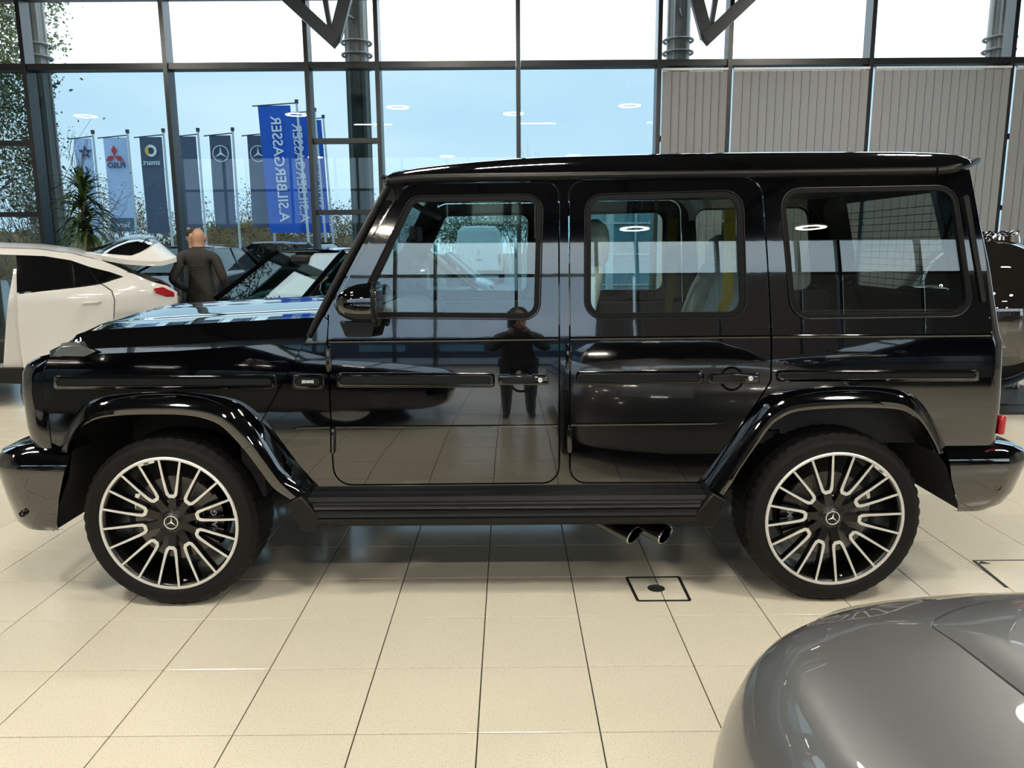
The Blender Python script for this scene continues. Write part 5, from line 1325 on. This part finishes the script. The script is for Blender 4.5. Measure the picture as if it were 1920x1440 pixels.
# hanging birch at the left
bt = thing('birch_tree', 'birch with hanging autumn leaves at the left edge outside', 'tree', (-10.3, 15.4, -.03))
b = MB(); pts = []
b.tube([(-10.3, 15.4, -.03), (-10.25, 15.4, 3), (-10.3, 15.4, 6), (-10.2, 15.4, 8.5)], [.17, .14, .1, .05], 8)
for k in range(64):
    z = 2.4 + 5.6 * rnd.random(); a = rnd.uniform(0, 2 * PI); L = rnd.uniform(.7, 1.7)
    p = Vector((-10.27, 15.4, z)); e = p + Vector((math.cos(a) * L, math.sin(a) * L, .5)); path = [p, (p + e) / 2 + Vector((0, 0, .3)), e]
    h = rnd.uniform(1.0, 2.6); q = e.copy(); path += [e + Vector((math.cos(a) * .12, math.sin(a) * .12, -h * f)) for f in (.3, .65, 1)]
    b.tube(path, [.022, .016, .01, .007, .006, .004], 4, caps=False)
    for f in range(16):
        u = f / 15; pts.append(e + Vector((math.cos(a) * .1 * u + rnd.gauss(0, .08), math.sin(a) * .1 * u + rnd.gauss(0, .08), -h * u)))
b.obj('trunk', BARK, bt); leafcards(pts, .044, [L_G, L_G, L_O], bt, rnd, per=40, sp=.14)
# bare bush beside it
def shrub(X, Y, h, label, group, leafm, stems=14, per=3, size=.07, spread=.32):
    t = thing('shrub', label, 'shrub', (X, Y, -.03), group); b = MB(); pts = []
    for k in range(stems):
        d = Vector((rnd.gauss(0, .20), rnd.gauss(0, .20), 1)).normalized()
        twig(b, Vector((X + rnd.gauss(0, h * .12), Y + rnd.gauss(0, .3), -.03)), d, h * rnd.uniform(.35, .5), .016 * h / 3, 3, pts, rnd, spread)
    b.obj('stems', TW, t); leafcards(pts, size, leafm, t, rnd, per=per, sp=h * .06)
shrub(-11.35, 19.0, 4.2, 'bare reddish bush beside the hanging birch', None, [L_B, L_O], 18, 2, .03)
for k, x in enumerate((92, 130, 205, 265, 322, 378, 455, 540, 625, 652, 690, 720)):
    Y = 45 + (k % 3) * 1.5; h = [4.4, 4.0, 5.2, 4.2, 3.8, 3.6, 4.9, 4.2, 3.9, 4.4, 4.0, 4.2][k]
    lab = ['left of the pale star flag', 'behind the pale star flag', 'behind the red diamond flag', 'behind the ring emblem flag', 'between the ring emblem flag and the mullion', 'behind the two people', 'between the two star flags', 'behind the large blue flag', 'right of the blue flags', 'behind the steel column', 'right of the steel column', 'left of the windscreen pillar'][k]
    shrub(at(x, 400, Y).x, Y, h, 'bare autumn shrub ' + lab, 'shrubs behind the flags', [L_B, L_O, L_Y], 12, 5, .075)
for k, x in enumerate((845, 895, 935, 985, 1010)):
    Y = 47 + (k % 2) * 2; shrub(at(x, 400, Y).x, Y, [3.9, 3.6, 4.2, 5.0, 4.4][k], 'olive shrub beyond the van, ' + ['leftmost of five', 'second from the left', 'in the middle', 'second from the right', 'rightmost of five'][k], 'shrubs beyond the van', [L_O, L_G, L_B], 12, 5, .10)
shrub(at(962, 300, 43).x, 43, 6.6, 'tall bare sapling whose tip shows above the black roof', None, [L_B], 6, 1, .05)
for k, (x, w_, h_, m_) in enumerate(((300, 2.4, 1.5, 0), (400, 2.8, 2.3, 1), (470, 2.6, 2.5, 2), (560, 3.0, 1.9, 0), (655, 2.6, 1.8, 1), (130, 2.6, 1.9, 0), (20, 3.0, 2.2, 1))):
    Y = 42.5; X = at(x, 440, Y).x; t = thing('hedge', ['brown hedge below the ring emblem flag', 'ochre hedge right of the two people', 'golden yellow hedge below the star flags', 'brown hedge below the blue flags', 'ochre hedge behind the steel column', 'brown hedge behind the potted plant', 'ochre hedge behind the birch'][k], 'hedge', (X, Y, -.03), 'hedges below the flags'); h_ *= 1.2; b = MB().ball((X, Y, h_ * .4), (w_ * .95, .8, h_ * .55), 18, 10)
    b.v = [tuple(Vector(v) + Vector((rnd.gauss(0, .07), rnd.gauss(0, .07), rnd.gauss(0, .07)))) for v in b.v]
    core = b.obj('core', L_B, t); pts = [Vector(v) for v in b.v]
    leafcards(pts, .10, [[L_B, L_O], [L_O, L_Y], [L_Y, L_Y, L_O]][m_], t, rnd, per=14, sp=.2)

# ---- vehicles outside
OUTW = pm('van_white', (.88, .90, .90), .4, 0, .5, 1.5, .05, var=.03); OUTB = pm('outside_black', (.012, .013, .016), .2, 0, .8, 1.5, .03, var=.05); OUTS = pm('outside_silver', (.50, .56, .60), .3, .4, .8, 1.5, .03, var=.03)
vt = thing('van', 'white panel van parked outside, seen from behind through the front door window', 'van', (-1.36, 35.5, 0))
VX, VY = -1.37, 33.0; R = []
for y in (0, .06, 1.2, 4.2, 4.9, 5.6):
    f = {0: .95, .06: 1, 1.2: 1, 4.2: 1, 4.9: .98, 5.6: .93}[y]; H_ = {0: 2.30, .06: 2.36, 1.2: 2.42, 4.2: 2.36, 4.9: 1.7, 5.6: 1.1}[y]
    R.append([(VX + x * f, VY + y, z) for x, z in ((-.98, .35), (-1.0, .8), (-.97, 1.4), (-.86, H_ - .18), (-.70, H_), (0, H_ + .03), (.70, H_), (.86, H_ - .18), (.97, 1.4), (1.0, .8), (.98, .35))])
MB().loft(R, caps=True).obj('body', OUTW, vt, ang=30, bev=.02)
for s_ in (-1, 1):
    MB().box((VX + s_ * .44, VY - .012, 1.35), (.86, .03, 1.75)).obj('rear_door', OUTW, vt, bev=.015)
    MB().box((VX + s_ * .88, VY - .02, 1.0), (.11, .05, .42)).obj('tail_lamp', REDLENS, vt, bev=.01)
    for y in (.9, 4.6): MB().lathe([(0, -.02), (.2, -.02), (.34, 0), (.34, .22), (0, .22)], (VX + s_ * .95 - .11, VY + y, .33), 'X', 28).obj('wheel', RUBBER, vt)
MB().box((VX, VY - .06, .46), (1.95, .14, .2)).obj('rear_bumper', DARKTRIM, vt, bev=.03)
MB().box((VX + .02, VY - .035, 1.0), (.26, .02, .05)).obj('handle', DARKTRIM, vt); MB().box((VX - .3, VY - .035, .66), (.5, .015, .11)).obj('number_plate', PRWHITE, vt)
star_mb(.07, Matrix.Translation((VX, VY - .03, 1.3)), .015).obj('rear_star', DARKTRIM, vt)
gen_car('estate_car', 'silver fastback parked outside, seen through the front door window', OUTS, (-2.55, 14.6, 0), PI, 4.5, 1.85, 1.50, fast=.3, glass_m=BLACKGLASS, detail=False)
gen_car('parked_suv', 'black car with a chrome star grille facing in from outside, under the raised tailgate', OUTB, (-6.75, 16.6, 0), -PI / 2 - .1, 4.6, 1.95, 1.62, cowl=1.08, boot=1.1)
gen_car('parked_suv', 'dark car parked outside to the right of the two people', OUTB, (-5.6, 19.0, 0), PI - .3, 4.8, 1.95, 1.72, cowl=1.1, boot=1.15, detail=False)
gen_car('pickup', 'white pickup parked left of the white van', OUTW, (-4.6, 40.5, 0), PI / 2, 4.8, 1.9, 1.8, cowl=1.1, boot=1.0, detail=False, cat='pickup')
# ---- glazed building seen through the rear door window
bd = thing('glass_building', 'glazed building with a blue grid front, seen through the rear door window', 'building', (9, 30.2, 0))
BW = pm('building_panel', (.30, .42, .46), .4, var=.2, vscale=.8); BG = pm('building_glass', (.22, .40, .46), .08, .1, .6, var=.3, vscale=.5); BF = pm('building_frame', (.62, .70, .72), .5, var=.05)
MB().box((9.0, 32.5, 2.4), (12.6, 4, 4.85)).obj('wall', BW, bd)
for i in range(12):
    for j in range(4):
        MB().box((3.25 + i * 1.04, 30.47, .62 + j * 1.18), (.95, .06, 1.08)).obj('pane', BG, bd)
for i in range(13): MB().box((2.73 + i * 1.04, 30.42, 2.4), (.07, .14, 4.8)).obj('mullion', BF, bd)
for j in range(5): MB().box((9.0, 30.42, .04 + j * 1.18), (12.6, .12, .07)).obj('transom', BF, bd)
for X in (3.6, 5.3): MB().tube([(X, 28.6, -.03), (X, 28.6, 4.4)], .14, 10).obj('pillar', BF, bd)

# ---- low building across the road behind the camera (seen only mirrored in the paint)
lb = thing('low_building', 'low dark building across the road, mirrored in the black front door', 'building', (-4, -34, 0))
MB().box((-4, -36, 1.55), (60, 4, 3.15)).obj('wall', pm('slate_wall', (.05, .06, .08), .7, var=.2, vscale=.6), lb)
for i in range(14): MB().box((-32 + i * 4.2, -33.97, 1.7), (2.4, .1, 1.2)).obj('window', BG, lb)
MB().box((-4, -36, 3.2), (60.6, 4.6, .16)).obj('roof', _M['asphalt'], lb)
